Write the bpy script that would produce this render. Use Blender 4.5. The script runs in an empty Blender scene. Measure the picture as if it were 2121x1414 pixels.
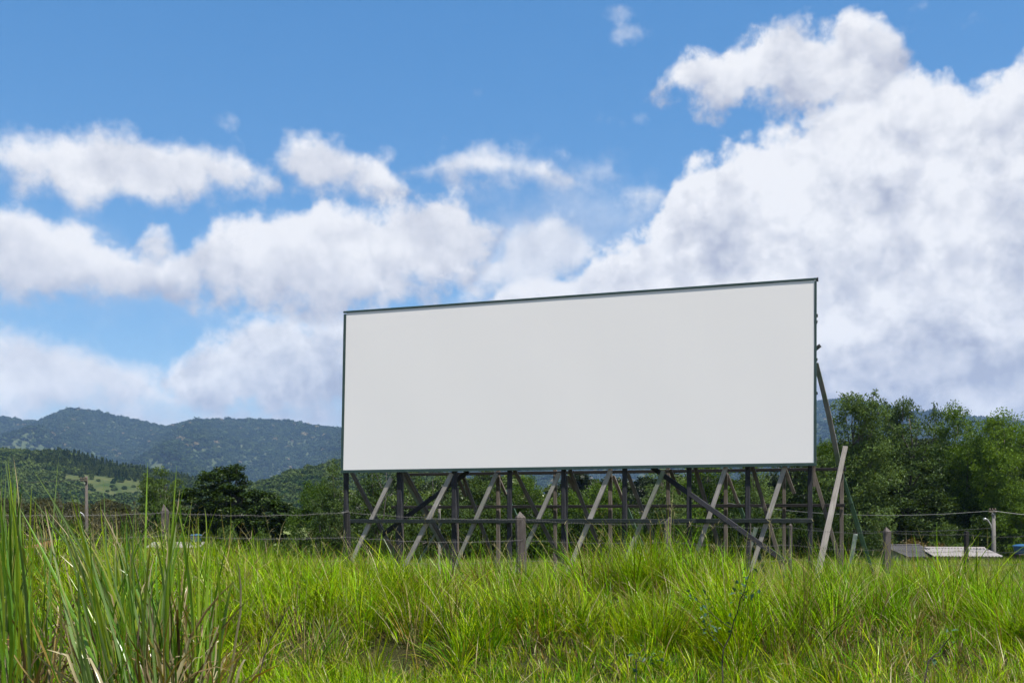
import bpy, math, random
import numpy as np
from mathutils import Vector, Matrix, noise as mnoise

# ------------------------------------------------------------------ camera, sky, sun, exposure
scene = bpy.context.scene
COL = scene.collection
R = math.radians
F = 2062.0            # focal length in pixels of a 2121 px wide picture (35 mm lens)
CX, HY, EYE = 1060.5, 1072.0, 1.6

cam_data = bpy.data.cameras.new('camera')
cam = bpy.data.objects.new('camera', cam_data)
COL.objects.link(cam)
cam.location = (0, 0, EYE)
cam.rotation_euler = (R(90), 0, 0)
cam_data.sensor_width = 36.0
cam_data.lens = 36.0 * F / 2121.0
cam_data.shift_y = (HY - 707.0) / 2121.0
cam_data.clip_start = 0.05
cam_data.clip_end = 20000
scene.camera = cam

scene.render.engine = 'CYCLES'
scene.cycles.use_denoising = True
scene.cycles.denoiser = 'OPENIMAGEDENOISE'
scene.cycles.denoising_input_passes = 'RGB_ALBEDO_NORMAL'
scene.cycles.denoising_prefilter = 'ACCURATE'
scene.cycles.max_bounces = 6
scene.cycles.diffuse_bounces = 2
scene.cycles.glossy_bounces = 2
scene.cycles.transmission_bounces = 4
scene.cycles.volume_bounces = 0
scene.cycles.transparent_max_bounces = 6
scene.cycles.sample_clamp_indirect = 6.0
scene.cycles.use_adaptive_sampling = True
scene.cycles.adaptive_threshold = 0.015
scene.cycles.adaptive_min_samples = 12
scene.view_settings.view_transform = 'Standard'
scene.view_settings.look = 'None'
scene.view_settings.exposure = 0.92
scene.view_settings.gamma = 1.0
scene.view_settings.use_curve_mapping = False

SUN_AZ = R(138)       # clockwise from +Y: right of the camera and a little in front of the board
SUN_EL = R(67)
sun_dir = Vector((math.sin(SUN_AZ) * math.cos(SUN_EL), math.cos(SUN_AZ) * math.cos(SUN_EL), math.sin(SUN_EL)))
sun_data = bpy.data.lights.new('sun', 'SUN')
sun_data.energy = 5.0
sun_data.angle = R(0.53)
sun_data.color = (1.0, 0.955, 0.88)
sun = bpy.data.objects.new('sun', sun_data)
COL.objects.link(sun)
sun.rotation_euler = sun_dir.to_track_quat('Z', 'Y').to_euler()


def build_world():
    w = bpy.data.worlds.new('World')
    scene.world = w
    w.use_nodes = True
    nt = w.node_tree
    nt.nodes.clear()
    L = nt.links

    def node(t):
        return nt.nodes.new(t)

    def plug(inp, v):
        if isinstance(v, bpy.types.NodeSocket):
            L.new(v, inp)
        else:
            inp.default_value = v

    def M(op, a, b=None, c=None, clamp=False):
        n = node('ShaderNodeMath')
        n.operation = op
        n.use_clamp = clamp
        plug(n.inputs[0], a)
        if b is not None:
            plug(n.inputs[1], b)
        if c is not None:
            plug(n.inputs[2], c)
        return n.outputs[0]

    def smooth(x, lo, hi):
        n = node('ShaderNodeMapRange')
        n.interpolation_type = 'SMOOTHSTEP'
        plug(n.inputs['Value'], x)
        n.inputs['From Min'].default_value = lo
        n.inputs['From Max'].default_value = hi
        return n.outputs['Result']

    def mix(fac, a, b):
        n = node('ShaderNodeMix')
        n.data_type = 'RGBA'
        plug(n.inputs['Factor'], fac)
        plug(n.inputs[6], a)
        plug(n.inputs[7], b)
        return n.outputs[2]

    def vmath(op, a, b):
        n = node('ShaderNodeVectorMath')
        n.operation = op
        plug(n.inputs[0], a)
        plug(n.inputs[1], b)
        return n.outputs[0]

    def noise(vec, scale, detail, rough, off=(0, 0, 0), stretch=(1, 1, 1), lac=2.0):
        v = vmath('MULTIPLY', vec, stretch)
        v = vmath('ADD', v, off)
        n = node('ShaderNodeTexNoise')
        n.noise_dimensions = '3D'
        L.new(v, n.inputs['Vector'])
        n.inputs['Scale'].default_value = scale
        n.inputs['Detail'].default_value = detail
        n.inputs['Roughness'].default_value = rough
        n.inputs['Lacunarity'].default_value = lac
        return n

    tc = node('ShaderNodeTexCoord')
    d = tc.outputs['Generated']
    sp = node('ShaderNodeSeparateXYZ')
    L.new(d, sp.inputs[0])
    x, y, z = sp.outputs
    u = M('MULTIPLY', M('ARCTAN2', x, y), F)      # azimuth, pixels of arc
    v = M('MULTIPLY', M('ARCSINE', z), F)         # elevation, pixels of arc

    n1 = noise(d, 9.0, 3.0, 0.5, (3.1, 0.7, 1.9))
    s1 = node('ShaderNodeSeparateColor')
    L.new(n1.outputs['Color'], s1.inputs[0])
    uw = M('ADD', u, M('MULTIPLY', M('SUBTRACT', s1.outputs[0], 0.5), 90.0))
    vw = M('ADD', v, M('MULTIPLY', M('SUBTRACT', s1.outputs[1], 0.5), 45.0))
    un = M('DIVIDE', M('ADD', uw, 1300.0), 2600.0)
    # billowing edges: two octave stacks, the finer one crisp
    nb = noise(d, 26.0, 8.0, 0.58, (1.3, 5.1, 0.2)).outputs['Fac']
    def billow(off):
        n = node('ShaderNodeTexVoronoi')
        n.voronoi_dimensions = '3D'
        n.feature = 'F1'
        n.normalize = True
        L.new(vmath('ADD', dwarp, off), n.inputs['Vector'])
        n.inputs['Scale'].default_value = 17.0
        n.inputs['Detail'].default_value = 2.6
        n.inputs['Roughness'].default_value = 0.55
        n.inputs['Lacunarity'].default_value = 2.3
        return n.outputs['Distance']

    nw = noise(d, 30.0, 3.0, 0.5, (8.3, 1.1, 2.2)).outputs['Color']
    dwarp = vmath('ADD', d, vmath('MULTIPLY', vmath('SUBTRACT', nw, (0.5, 0.5, 0.5)), (0.035, 0.035, 0.035)))
    fine = M('SUBTRACT', nb, 0.5)
    b1 = billow((0.0, 0.0, 0.0))
    b2 = billow((0.006, 0.0, 0.014))
    e_big = M('ADD', M('MULTIPLY', M('SUBTRACT', nb, 0.5), 0.75), M('MULTIPLY', M('SUBTRACT', 0.36, b1), 0.55))
    puff = M('MULTIPLY', M('SUBTRACT', b2, b1), 1.15)
    # relief of the billows, lit from above (finite difference along the light)
    LD = (0.010, 0.0, 0.026)
    q1 = noise(d, 11.0, 7.0, 0.54, (7.7, 2.0, 4.4)).outputs['Fac']
    q2 = noise(d, 11.0, 7.0, 0.54, (7.7 + LD[0], 2.0 + LD[1], 4.4 + LD[2])).outputs['Fac']
    relief = M('ADD', M('MULTIPLY', M('SUBTRACT', q1, q2), 1.7), puff)
    patch = M('SUBTRACT', noise(d, 4.5, 4.0, 0.5, (0.4, 9.2, 3.3), (1, 1, 1.5)).outputs['Fac'], 0.5)

    sky = node('ShaderNodeTexSky')
    sky.sky_type = 'NISHITA'
    sky.sun_disc = False
    sky.sun_elevation = SUN_EL
    sky.sun_rotation = SUN_AZ
    sky.altitude = 300
    sky.air_density = 1.0
    sky.dust_density = 0.15
    sky.ozone_density = 3.0
    hs = node('ShaderNodeHueSaturation')
    hs.inputs['Hue'].default_value = 0.5045
    hs.inputs['Saturation'].default_value = 1.74
    hs.inputs['Value'].default_value = 0.625
    gm = node('ShaderNodeGamma')
    gm.inputs['Gamma'].default_value = 0.58
    L.new(vmath('MULTIPLY', sky.outputs[0], (0.15, 0.15, 0.15)), gm.inputs['Color'])
    L.new(vmath('MULTIPLY', gm.outputs[0], (5.0, 5.0, 5.0)), hs.inputs['Color'])
    col = hs.outputs[0]

    K = 1 / 0.15     # the background runs at strength 0.15
    WHITE = (0.486 * K, 0.490 * K, 0.506 * K, 1)
    GREY = (0.236 * K, 0.256 * K, 0.320 * K, 1)

    def curve(pts):
        n = node('ShaderNodeFloatCurve')
        c = n.mapping.curves[0]
        pts = sorted(pts)
        n.mapping.use_clip = False
        c.points[0].location = pts[0]
        c.points[1].location = pts[-1]
        for p in pts[1:-1]:
            c.points.new(*p)
        n.mapping.extend = 'HORIZONTAL'
        n.mapping.update()
        L.new(un, n.inputs['Value'])
        return n.outputs['Value']

    def arc(px, py):
        az = math.atan((px - CX) / F)
        el = math.atan((HY - py) / math.hypot(F, px - CX))
        return az * F, el * F

    def cloud(col, pts, edge=60.0, soft=34.0, kb=0.55, amount=1.0, lift=0.30, gain=0.62, rel=1.0, dark=0.55, feather=36.0):
        top, bot = [], []
        for px, t, b in pts:
            uu, vt = arc(px, t)
            _, vb = arc(px, b)
            top.append(((uu + 1300) / 2600, vt / 1300))
            bot.append(((uu + 1300) / 2600, vb / 1300))
        for lst, sgn in ((top, -1), (bot, 1)):
            x0, y0 = lst[0]
            x1, y1 = lst[-1]
            if x0 > 0.05:
                lst.insert(0, (x0 - 0.03, y0 + sgn * 0.06))
                lst.insert(0, (0.0, y0 + sgn * 0.12))
            if x1 < 0.95:
                lst.append((x1 + 0.03, y1 + sgn * 0.06))
                lst.append((1.0, y1 + sgn * 0.12))
        T = M('MULTIPLY', curve(top), 1300.0)
        B = M('MULTIPLY', curve(bot), 1300.0)
        ft = M('SUBTRACT', T, vw)
        fb = M('SUBTRACT', vw, B)
        f = M('MINIMUM', ft, M('MULTIPLY', fb, kb))
        f = M('MULTIPLY_ADD', e_big, edge * 2.0, M('ADD', f, 5.0))
        a = smooth(M('MULTIPLY_ADD', fine, feather, f), -6.0, soft * 0.9)
        if amount < 1.0:
            a = M('MULTIPLY', a, amount)
        g = M('DIVIDE', fb, M('MAXIMUM', M('SUBTRACT', T, B), 40.0), clamp=True)
        # thin rims let the light through
        rim = M('MULTIPLY', smooth(f, 70.0, 0.0), M('SUBTRACT', M('MULTIPLY', g, 2.0), 0.8))
        s = M('MULTIPLY_ADD', g, gain, lift)
        s = M('MULTIPLY_ADD', relief, rel, s)
        s = M('MULTIPLY_ADD', patch, dark, s)
        s = M('MULTIPLY_ADD', fine, 0.55, s)
        s = M('MULTIPLY_ADD', rim, 0.18, s, clamp=True)
        return mix(a, col, mix(s, GREY, WHITE))

    # ---- the rest of the sky (beyond what the picture frames) carries the same kind of scattered cumulus
    far = M('MAXIMUM', smooth(M('ABSOLUTE', u), 1100.0, 1300.0), smooth(v, 1150.0, 1350.0))
    ng = noise(d, 3.2, 8.0, 0.56, (2.2, 0.3, 6.1), (1, 1, 1.6)).outputs['Fac']
    ag = M('MULTIPLY', smooth(ng, 0.52, 0.62), far)
    ag = M('MULTIPLY', ag, smooth(z, -0.02, 0.06))
    sg = M('MULTIPLY_ADD', relief, 1.0, M('MULTIPLY_ADD', patch, 0.8, 0.72), clamp=True)
    col = mix(ag, col, mix(sg, GREY, WHITE))

    # ---- clouds in view, far ones first
    # veil low over the hills
    col = cloud(col, [(-300, 800, 930), (0, 815, 930), (150, 800, 930), (330, 790, 930), (500, 800, 930), (720, 780, 930), (1000, 760, 930),
                      (1250, 760, 930)], edge=60, soft=120, kb=2, amount=0.78, lift=0.30, gain=0.1, rel=0.5, dark=0.9)
    col = cloud(col, [(-300, 690, 890), (0, 680, 890), (100, 686, 890), (190, 700, 890), (260, 722, 885), (320, 770, 880), (380, 810, 870)],
                edge=50, soft=60, amount=0.95, lift=0.42, gain=0.45, dark=0.7)
    col = cloud(col, [(345, 770, 800), (375, 722, 850), (450, 690, 870), (520, 662, 885), (590, 655, 890), (650, 672, 890),
                      (720, 655, 890), (800, 640, 900), (900, 690, 900), (1000, 800, 900)], edge=62, soft=45, amount=0.93,
                lift=0.22, gain=0.62, rel=1.5, dark=0.8)
    # thin middle tuft
    col = cloud(col, [(945, 615, 640), (1000, 560, 660), (1060, 490, 660), (1130, 440, 660), (1180, 462, 640), (1205, 500, 560)],
                edge=75, soft=70, amount=0.85, lift=0.5, gain=0.35)
    col = cloud(col, [(1060, 592, 660), (1110, 580, 660), (1180, 575, 660), (1240, 580, 660)], edge=30, soft=20, lift=0.75, gain=0.2)
    # thin shreds drifting between the banks
    col = cloud(col, [(800, 420, 470), (900, 370, 540), (1050, 330, 640), (1200, 310, 620), (1300, 330, 560), (1420, 380, 440)], edge=150, soft=190, kb=1.0,
                amount=0.34, lift=0.6, gain=0.3)
    col = cloud(col, [(-250, 380, 700), (0, 390, 690), (200, 430, 680), (420, 600, 700), (700, 600, 720)], edge=150, soft=230, kb=1.0, amount=0.4, lift=0.6, gain=0.3)
    # great bank on the right
    col = cloud(col, [(1195, 590, 905), (1220, 545, 910), (1270, 508, 910), (1315, 492, 910), (1345, 462, 910), (1372, 428, 910), (1398, 385, 910),
                      (1440, 345, 910), (1500, 318, 910), (1560, 296, 910), (1640, 278, 910), (1690, 236, 910), (1740, 205, 910),
                      (1790, 168, 910), (1850, 152, 910), (1910, 165, 910), (1948, 152, 910), (1990, 182, 910), (2050, 172, 910),
                      (2121, 136, 910), (2230, 110, 910), (2400, 160, 910)], edge=78, soft=30, kb=2.0, lift=0.34, gain=0.62, rel=1.7, dark=1.35, feather=20.0)
    # towering lobe on top right
    col = cloud(col, [(1350, 192, 206), (1375, 155, 214), (1420, 112, 212), (1460, 88, 214), (1490, 100, 222), (1540, 96, 225),
                      (1590, 66, 222), (1620, 42, 228), (1670, 58, 240), (1720, 72, 245), (1760, 34, 220), (1820, 28, 195),
                      (1868, 80, 140), (1890, 100, 112)], edge=62, soft=36, kb=0.8, lift=0.46, gain=0.42, rel=1.4, dark=0.5, feather=50.0)
    col = cloud(col, [(1275, 402, 420), (1310, 388, 434), (1350, 390, 436), (1378, 405, 422)], edge=40, soft=50, amount=0.8, lift=0.6, gain=0.3)
    col = cloud(col, [(1205, 352, 372), (1235, 340, 392), (1270, 356, 380)], edge=50, soft=60, amount=0.6, lift=0.6, gain=0.3)
    # left half: long banks
    col = cloud(col, [(850, 366, 372), (930, 330, 380), (1000, 312, 386), (1060, 320, 388), (1120, 340, 388), (1170, 366, 376)],
                edge=42, soft=45, amount=0.9, lift=0.5, gain=0.45, dark=0.3)
    col = cloud(col, [(-300, 330, 350), (-150, 288, 375), (0, 284, 380), (70, 270, 400), (150, 260, 425), (220, 258, 436), (300, 264, 442),
                      (390, 288, 425), (470, 312, 412), (530, 335, 402), (575, 362, 384)], edge=48, soft=42, kb=0.6, lift=0.42, gain=0.58, dark=0.45)
    col = cloud(col, [(552, 325, 340), (590, 298, 392), (650, 290, 418), (700, 300, 420), (750, 328, 420), (800, 362, 422), (860, 402, 416)],
                edge=58, soft=46, kb=0.6, lift=0.45, gain=0.52, dark=0.4)
    col = cloud(col, [(-300, 440, 600), (-100, 425, 620), (0, 425, 622), (60, 438, 622), (120, 452, 620), (170, 476, 614), (210, 500, 606),
                      (260, 525, 602), (330, 545, 600), (410, 575, 598)], edge=46, soft=34, kb=0.55, lift=0.26, gain=0.78, dark=0.6)
    col = cloud(col, [(270, 505, 520), (300, 472, 545), (335, 466, 550), (376, 502, 520)], edge=46, soft=40, lift=0.55, gain=0.4)
    col = cloud(col, [(325, 562, 595), (375, 512, 608), (430, 470, 618), (520, 438, 636), (600, 438, 644), (660, 418, 648), (720, 424, 648),
                      (780, 440, 640), (840, 430, 606), (900, 408, 598), (950, 408, 592), (990, 435, 575), (1045, 470, 492)],
                edge=48, soft=34, kb=0.55, lift=0.26, gain=0.76, dark=0.6)
    # nearer, lower fold of the same bank
    col = cloud(col, [(370, 580, 610), (430, 520, 620), (500, 482, 630), (600, 490, 640), (700, 496, 640), (800, 500, 630), (900, 510, 600),
                      (980, 560, 580)], edge=36, soft=40, kb=0.5, amount=0.9, lift=0.36, gain=0.52, rel=1.2, dark=0.9)
    # shreds of cloud
    for px, py, a, b in ((446, 242, 26, 17), (962, 231, 20, 16), (992, 203, 17, 13), (925, 305, 40, 15), (1272, 246, 30, 17), (1352, 242, 34, 16),
                         (1325, 76, 34, 17), (1298, 26, 24, 14), (1995, 60, 40, 20), (1898, 50, 26, 34), (1165, 320, 24, 10), (820, 330, 18, 15)):
        uu, vv = arc(px, py)
        du = M('DIVIDE', M('SUBTRACT', uw, uu), a * 1.25)
        dv = M('DIVIDE', M('SUBTRACT', vw, vv), b * 1.25)
        r2 = M('ADD', M('MULTIPLY', du, du), M('MULTIPLY', dv, dv))
        ff = M('MULTIPLY_ADD', e_big, 9.0, M('SUBTRACT', 0.25, M('MULTIPLY', r2, 0.8)))
        col = mix(M('MULTIPLY', smooth(ff, 0.1, 3.0), 0.55), col, WHITE)

    bg = node('ShaderNodeBackground')
    bg.inputs['Strength'].default_value = 0.15
    L.new(col, bg.inputs['Color'])
    out = node('ShaderNodeOutputWorld')
    L.new(bg.outputs[0], out.inputs[0])


build_world()

# ------------------------------------------------------------------ helpers
rng = np.random.default_rng(11)
random.seed(5)


def at(px, py, D):
    """the point at distance D in front of the camera that the photo shows at pixel (px, py)"""
    return Vector(((px - CX) / F * D, D, EYE + (HY - py) / F * D))


def tag(o, label=None, cat=None, group=None, kind=None):
    if label:
        o['label'] = label
    if cat:
        o['category'] = cat
    if group:
        o['group'] = group
    if kind:
        o['kind'] = kind
    return o


def empty(name, loc=(0, 0, 0), parent=None, rz=0.0):
    o = bpy.data.objects.new(name, None)
    o.empty_display_size = 0.2
    COL.objects.link(o)
    o.location = loc
    o.rotation_euler.z = rz
    if parent:
        o.parent = parent
    return o


def mesh_obj(name, me, parent=None, loc=(0, 0, 0), mat=None):
    o = bpy.data.objects.new(name, me)
    COL.objects.link(o)
    o.location = loc
    if mat and not me.materials:
        me.materials.append(mat)
    if parent:
        o.parent = parent
    return o


def quads_mesh(name, co, quads, mat=None, smooth=False, col=None):
    co = np.ascontiguousarray(co, dtype=np.float32).reshape(-1, 3)
    quads = np.ascontiguousarray(quads, dtype=np.int32).reshape(-1, 4)
    me = bpy.data.meshes.new(name)
    me.vertices.add(len(co))
    me.vertices.foreach_set('co', co.ravel())
    me.loops.add(quads.size)
    me.loops.foreach_set('vertex_index', quads.ravel())
    me.polygons.add(len(quads))
    me.polygons.foreach_set('loop_start', np.arange(0, quads.size, 4, dtype=np.int32))
    me.polygons.foreach_set('use_smooth', np.full(len(quads), smooth, dtype=bool))
    if col is not None:
        a = me.attributes.new('tint', 'FLOAT_COLOR', 'POINT')
        c = np.ones((len(co), 4), dtype=np.float32)
        c[:, :3] = col
        a.data.foreach_set('color', c.ravel())
    me.update(calc_edges=True)
    me.validate()
    if mat:
        me.materials.append(mat)
    return me


def tube(path, radii, sides=8, cap=True, jitter=0.0, rg=None):
    """tapered tube along a path -> (verts, quads)"""
    path = np.asarray(path, float)
    n = len(path)
    t = np.gradient(path, axis=0)
    t /= np.linalg.norm(t, axis=1)[:, None] + 1e-9
    ref = np.array([0.0, 0.0, 1.0]) if abs(t[0, 2]) < 0.9 else np.array([1.0, 0.0, 0.0])
    vs, qs = [], []
    for i in range(n):
        a = np.cross(t[i], ref)
        a /= np.linalg.norm(a) + 1e-9
        b = np.cross(t[i], a)
        for k in range(sides):
            th = 2 * math.pi * k / sides
            r = radii[i] * (1 + (rg.uniform(-jitter, jitter) if rg is not None else 0))
            vs.append(path[i] + r * (math.cos(th) * a + math.sin(th) * b))
    for i in range(n - 1):
        for k in range(sides):
            k2 = (k + 1) % sides
            qs.append((i * sides + k, i * sides + k2, (i + 1) * sides + k2, (i + 1) * sides + k))
    if cap:
        for i, rev in ((0, True), (n - 1, False)):
            c = len(vs)
            vs.append(path[i])
            for k in range(0, sides, 2):
                q = [i * sides + k, i * sides + (k + 1) % sides, i * sides + (k + 2) % sides, c]
                qs.append(tuple(q[::-1]) if rev else tuple(q))
    return np.array(vs), np.array(qs)


def merge(parts):
    vs, qs, off = [], [], 0
    for v, q in parts:
        vs.append(v)
        qs.append(np.asarray(q) + off)
        off += len(v)
    return np.concatenate(vs), np.concatenate(qs)


def box(lo, hi):
    x0, y0, z0 = lo
    x1, y1, z1 = hi
    v = np.array([(x0, y0, z0), (x1, y0, z0), (x1, y1, z0), (x0, y1, z0), (x0, y0, z1), (x1, y0, z1), (x1, y1, z1), (x0, y1, z1)], float)
    q = np.array([(0, 3, 2, 1), (4, 5, 6, 7), (0, 1, 5, 4), (1, 2, 6, 5), (2, 3, 7, 6), (3, 0, 4, 7)])
    return v, q


# ------------------------------------------------------------------ materials
class NT:
    def __init__(self, name):
        self.m = bpy.data.materials.new(name)
        self.m.use_nodes = True
        self.nt = self.m.node_tree
        self.nt.nodes.clear()
        self.out = self.nt.nodes.new('ShaderNodeOutputMaterial')

    def n(self, t, **kw):
        nd = self.nt.nodes.new(t)
        for k, v in kw.items():
            setattr(nd, k, v)
        return nd

    def link(self, a, b):
        self.nt.links.new(a, b)

    def set(self, nd, **kw):
        for k, v in kw.items():
            s = nd.inputs[k.replace('_', ' ')]
            if isinstance(v, bpy.types.NodeSocket):
                self.link(v, s)
            else:
                s.default_value = v
        return nd

    def noise(self, vec, scale, detail=4, rough=0.55):
        nd = self.n('ShaderNodeTexNoise')
        self.set(nd, Scale=scale, Detail=detail, Roughness=rough)
        if vec is not None:
            self.link(vec, nd.inputs['Vector'])
        return nd

    def ramp(self, fac, stops):
        nd = self.n('ShaderNodeValToRGB')
        e = nd.color_ramp.elements
        while len(e) < len(stops):
            e.new(0.5)
        for el, (p, c) in zip(e, stops):
            el.position = p
            el.color = (*c, 1) if len(c) == 3 else c
        self.link(fac, nd.inputs[0])
        return nd.outputs[0]

    def mix(self, fac, a, b, blend='MIX'):
        nd = self.n('ShaderNodeMix', data_type='RGBA', blend_type=blend)
        for s, v in ((nd.inputs['Factor'], fac), (nd.inputs[6], a), (nd.inputs[7], b)):
            if isinstance(v, bpy.types.NodeSocket):
                self.link(v, s)
            else:
                s.default_value = (*v, 1) if isinstance(v, tuple) and len(v) == 3 else v
        return nd.outputs[2]

    def mapping(self, vec, scale):
        nd = self.n('ShaderNodeMapping')
        nd.inputs['Scale'].default_value = scale
        self.link(vec, nd.inputs[0])
        return nd.outputs[0]

    def principled(self, color, rough=0.8, spec=0.3, bump=None, bump_strength=0.3, bump_dist=0.01, metallic=0.0):
        p = self.n('ShaderNodeBsdfPrincipled')
        self.set(p, Base_Color=color if isinstance(color, bpy.types.NodeSocket) else (*color, 1), Roughness=rough, Metallic=metallic)
        p.inputs['Specular IOR Level'].default_value = spec
        if bump is not None:
            b = self.n('ShaderNodeBump')
            self.set(b, Height=bump, Strength=bump_strength, Distance=bump_dist)
            self.link(b.outputs[0], p.inputs['Normal'])
        self.link(p.outputs[0], self.out.inputs[0])
        return self.m


def wood(name, dark, light, moss=None, rough=0.85):
    """weathered timber, grain along the local Z axis"""
    t = NT(name)
    tc = t.n('ShaderNodeTexCoord')
    oi = t.n('ShaderNodeObjectInfo')
    add = t.n('ShaderNodeVectorMath', operation='ADD')
    t.link(tc.outputs['Object'], add.inputs[0])
    sc = t.n('ShaderNodeVectorMath', operation='SCALE')
    t.link(oi.outputs['Location'], sc.inputs[0])
    sc.inputs['Scale'].default_value = 3.7
    t.link(sc.outputs[0], add.inputs[1])
    v = t.mapping(add.outputs[0], (1, 1, 0.05))
    g = t.noise(v, 60, 5, 0.65).outputs['Fac']
    b = t.noise(add.outputs[0], 2.2, 5, 0.6).outputs['Fac']
    c = t.ramp(g, [(0.3, dark), (0.7, light)])
    c = t.mix(t.ramp(b, [(0.35, (0, 0, 0)), (0.7, (0.55, 0.55, 0.55))]), c, tuple(0.55 * x for x in dark))
    if moss:
        mfac = t.ramp(t.noise(add.outputs[0], 1.3, 4, 0.6).outputs['Fac'], [(0.5, (0, 0, 0)), (0.62, (0.8, 0.8, 0.8))])
        c = t.mix(mfac, c, moss)
    return t.principled(c, rough, 0.25, bump=g, bump_strength=0.5, bump_dist=0.004)


def paint(name, col, worn, amount=0.45, rough=0.5):
    t = NT(name)
    tc = t.n('ShaderNodeTexCoord')
    g = t.noise(tc.outputs['Object'], 6, 6, 0.65).outputs['Fac']
    f = t.n('ShaderNodeTexNoise')
    v = t.mapping(tc.outputs['Object'], (1, 1, 0.15))
    g2 = t.noise(v, 35, 4, 0.6).outputs['Fac']
    fac = t.ramp(g, [(amount, (0, 0, 0)), (amount + 0.25, (0.8, 0.8, 0.8))])
    c = t.mix(fac, col, worn)
    c = t.mix(0.25, c, t.ramp(g2, [(0.3, (0.02, 0.02, 0.02)), (0.7, (0.3, 0.3, 0.3))]), 'OVERLAY')
    return t.principled(c, rough, 0.4, bump=g2, bump_strength=0.3, bump_dist=0.003)


def plain(name, col, var=0.15, scale=3.0, rough=0.7, spec=0.3, metallic=0.0):
    t = NT(name)
    tc = t.n('ShaderNodeTexCoord')
    g = t.noise(tc.outputs['Object'], scale, 5, 0.6).outputs['Fac']
    c = t.ramp(g, [(0.25, tuple(x * (1 - var) for x in col)), (0.75, tuple(min(1, x * (1 + var)) for x in col))])
    return t.principled(c, rough, spec, bump=g, bump_strength=0.1, metallic=metallic)


def leafy(name, c_dark, c_light, transl=0.35, gloss=0.06, rnd=True, scale=0.5, island=True, odd=None, odd_at=0.86, rough=0.4):
    """foliage: diffuse + light passing through the leaf; varies leaf by leaf and plant by plant"""
    t = NT(name)
    geo = t.n('ShaderNodeNewGeometry')
    oi = t.n('ShaderNodeObjectInfo')
    nz = t.noise(geo.outputs['Position'], scale, 3, 0.5).outputs['Fac']
    a = t.n('ShaderNodeMath', operation='MULTIPLY_ADD')
    t.link(nz, a.inputs[0])
    a.inputs[1].default_value = 0.9
    a.inputs[2].default_value = -0.42
    b = t.n('ShaderNodeMath', operation='MULTIPLY_ADD')
    t.link(geo.outputs['Random Per Island'] if island else oi.outputs['Random'], b.inputs[0])
    b.inputs[1].default_value = 0.95
    t.link(a.outputs[0], b.inputs[2])
    pl = t.n('ShaderNodeMath', operation='MULTIPLY_ADD')      # one plant is lighter than the next
    t.link(oi.outputs['Random'], pl.inputs[0])
    pl.inputs[1].default_value = 0.7 if island else 0.3
    t.link(b.outputs[0], pl.inputs[2])
    sb = t.n('ShaderNodeMath', operation='SUBTRACT', use_clamp=True)
    t.link(pl.outputs[0], sb.inputs[0])
    sb.inputs[1].default_value = 0.3 if island else 0.15
    c = t.mix(sb.outputs[0], c_dark, c_light)
    if odd:
        c = t.mix(t.ramp(oi.outputs['Random'], [(odd_at, (0, 0, 0)), (odd_at + 0.01, (0.85, 0.85, 0.85))]), c, odd)
    return leaf_shader(t, c, transl, gloss, rough)


def leaf_shader(t, c, transl, gloss, rough):
    df = t.n('ShaderNodeBsdfDiffuse')
    t.link(c, df.inputs[0])
    tr = t.n('ShaderNodeBsdfTranslucent')
    warm = t.mix(1.0, c, (1.25, 1.15, 0.45), 'MULTIPLY')
    t.link(warm, tr.inputs[0])
    m1 = t.n('ShaderNodeMixShader')
    m1.inputs[0].default_value = transl
    t.link(df.outputs[0], m1.inputs[1])
    t.link(tr.outputs[0], m1.inputs[2])
    gl = t.n('ShaderNodeBsdfGlossy')
    gl.inputs['Roughness'].default_value = rough
    gl.inputs['Color'].default_value = (1, 1, 1, 1)
    m2 = t.n('ShaderNodeMixShader')
    m2.inputs[0].default_value = gloss
    t.link(m1.outputs[0], m2.inputs[1])
    t.link(gl.outputs[0], m2.inputs[2])
    t.link(m2.outputs[0], t.out.inputs[0])
    return t.m


def tinted_leaf(name, transl=0.4, gloss=0.05, rough=0.35):
    t = NT(name)
    at_ = t.n('ShaderNodeAttribute', attribute_name='tint')
    return leaf_shader(t, at_.outputs['Color'], transl, gloss, rough)


MAT = {}
MAT['grass'] = tinted_leaf('grass_blades', 0.28, 0.006, 0.3)
MAT['field_grass'] = tinted_leaf('field_grass', 0.35, 0.012, 0.5)
MAT['tall_grass'] = tinted_leaf('tall_grass', 0.36, 0.035, 0.32)
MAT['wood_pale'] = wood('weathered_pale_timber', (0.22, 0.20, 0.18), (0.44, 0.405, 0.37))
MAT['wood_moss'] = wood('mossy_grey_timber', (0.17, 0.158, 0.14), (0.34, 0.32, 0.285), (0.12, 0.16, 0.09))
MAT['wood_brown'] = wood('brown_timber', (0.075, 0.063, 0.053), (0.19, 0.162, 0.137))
MAT['wood_post'] = wood('dark_blue_grey_timber', (0.014, 0.015, 0.019), (0.050, 0.050, 0.056))
MAT['wood_shade'] = wood('shade_dark_timber', (0.01, 0.01, 0.011), (0.028, 0.027, 0.027))  # rear rails: the board's shadow put into the timber colour
MAT['fence_wood'] = wood('old_fence_timber', (0.045, 0.038, 0.034), (0.145, 0.122, 0.112))
MAT['fence_dark'] = wood('charred_fence_timber', (0.012, 0.012, 0.013), (0.04, 0.038, 0.036))
MAT['green'] = paint('green_paint', (0.035, 0.085, 0.045), (0.10, 0.15, 0.11))
MAT['green_worn'] = paint('worn_green_paint', (0.07, 0.15, 0.10), (0.30, 0.30, 0.27), 0.35)
MAT['frame'] = paint('teal_frame_paint', (0.030, 0.062, 0.057), (0.060, 0.105, 0.097), 0.5, 0.45)
MAT['rail_dark'] = paint('black_green_paint', (0.012, 0.018, 0.018), (0.05, 0.06, 0.055), 0.55)
MAT['nail'] = plain('rusty_nail', (0.02, 0.018, 0.016), 0.3, 40, 0.6)
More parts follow.
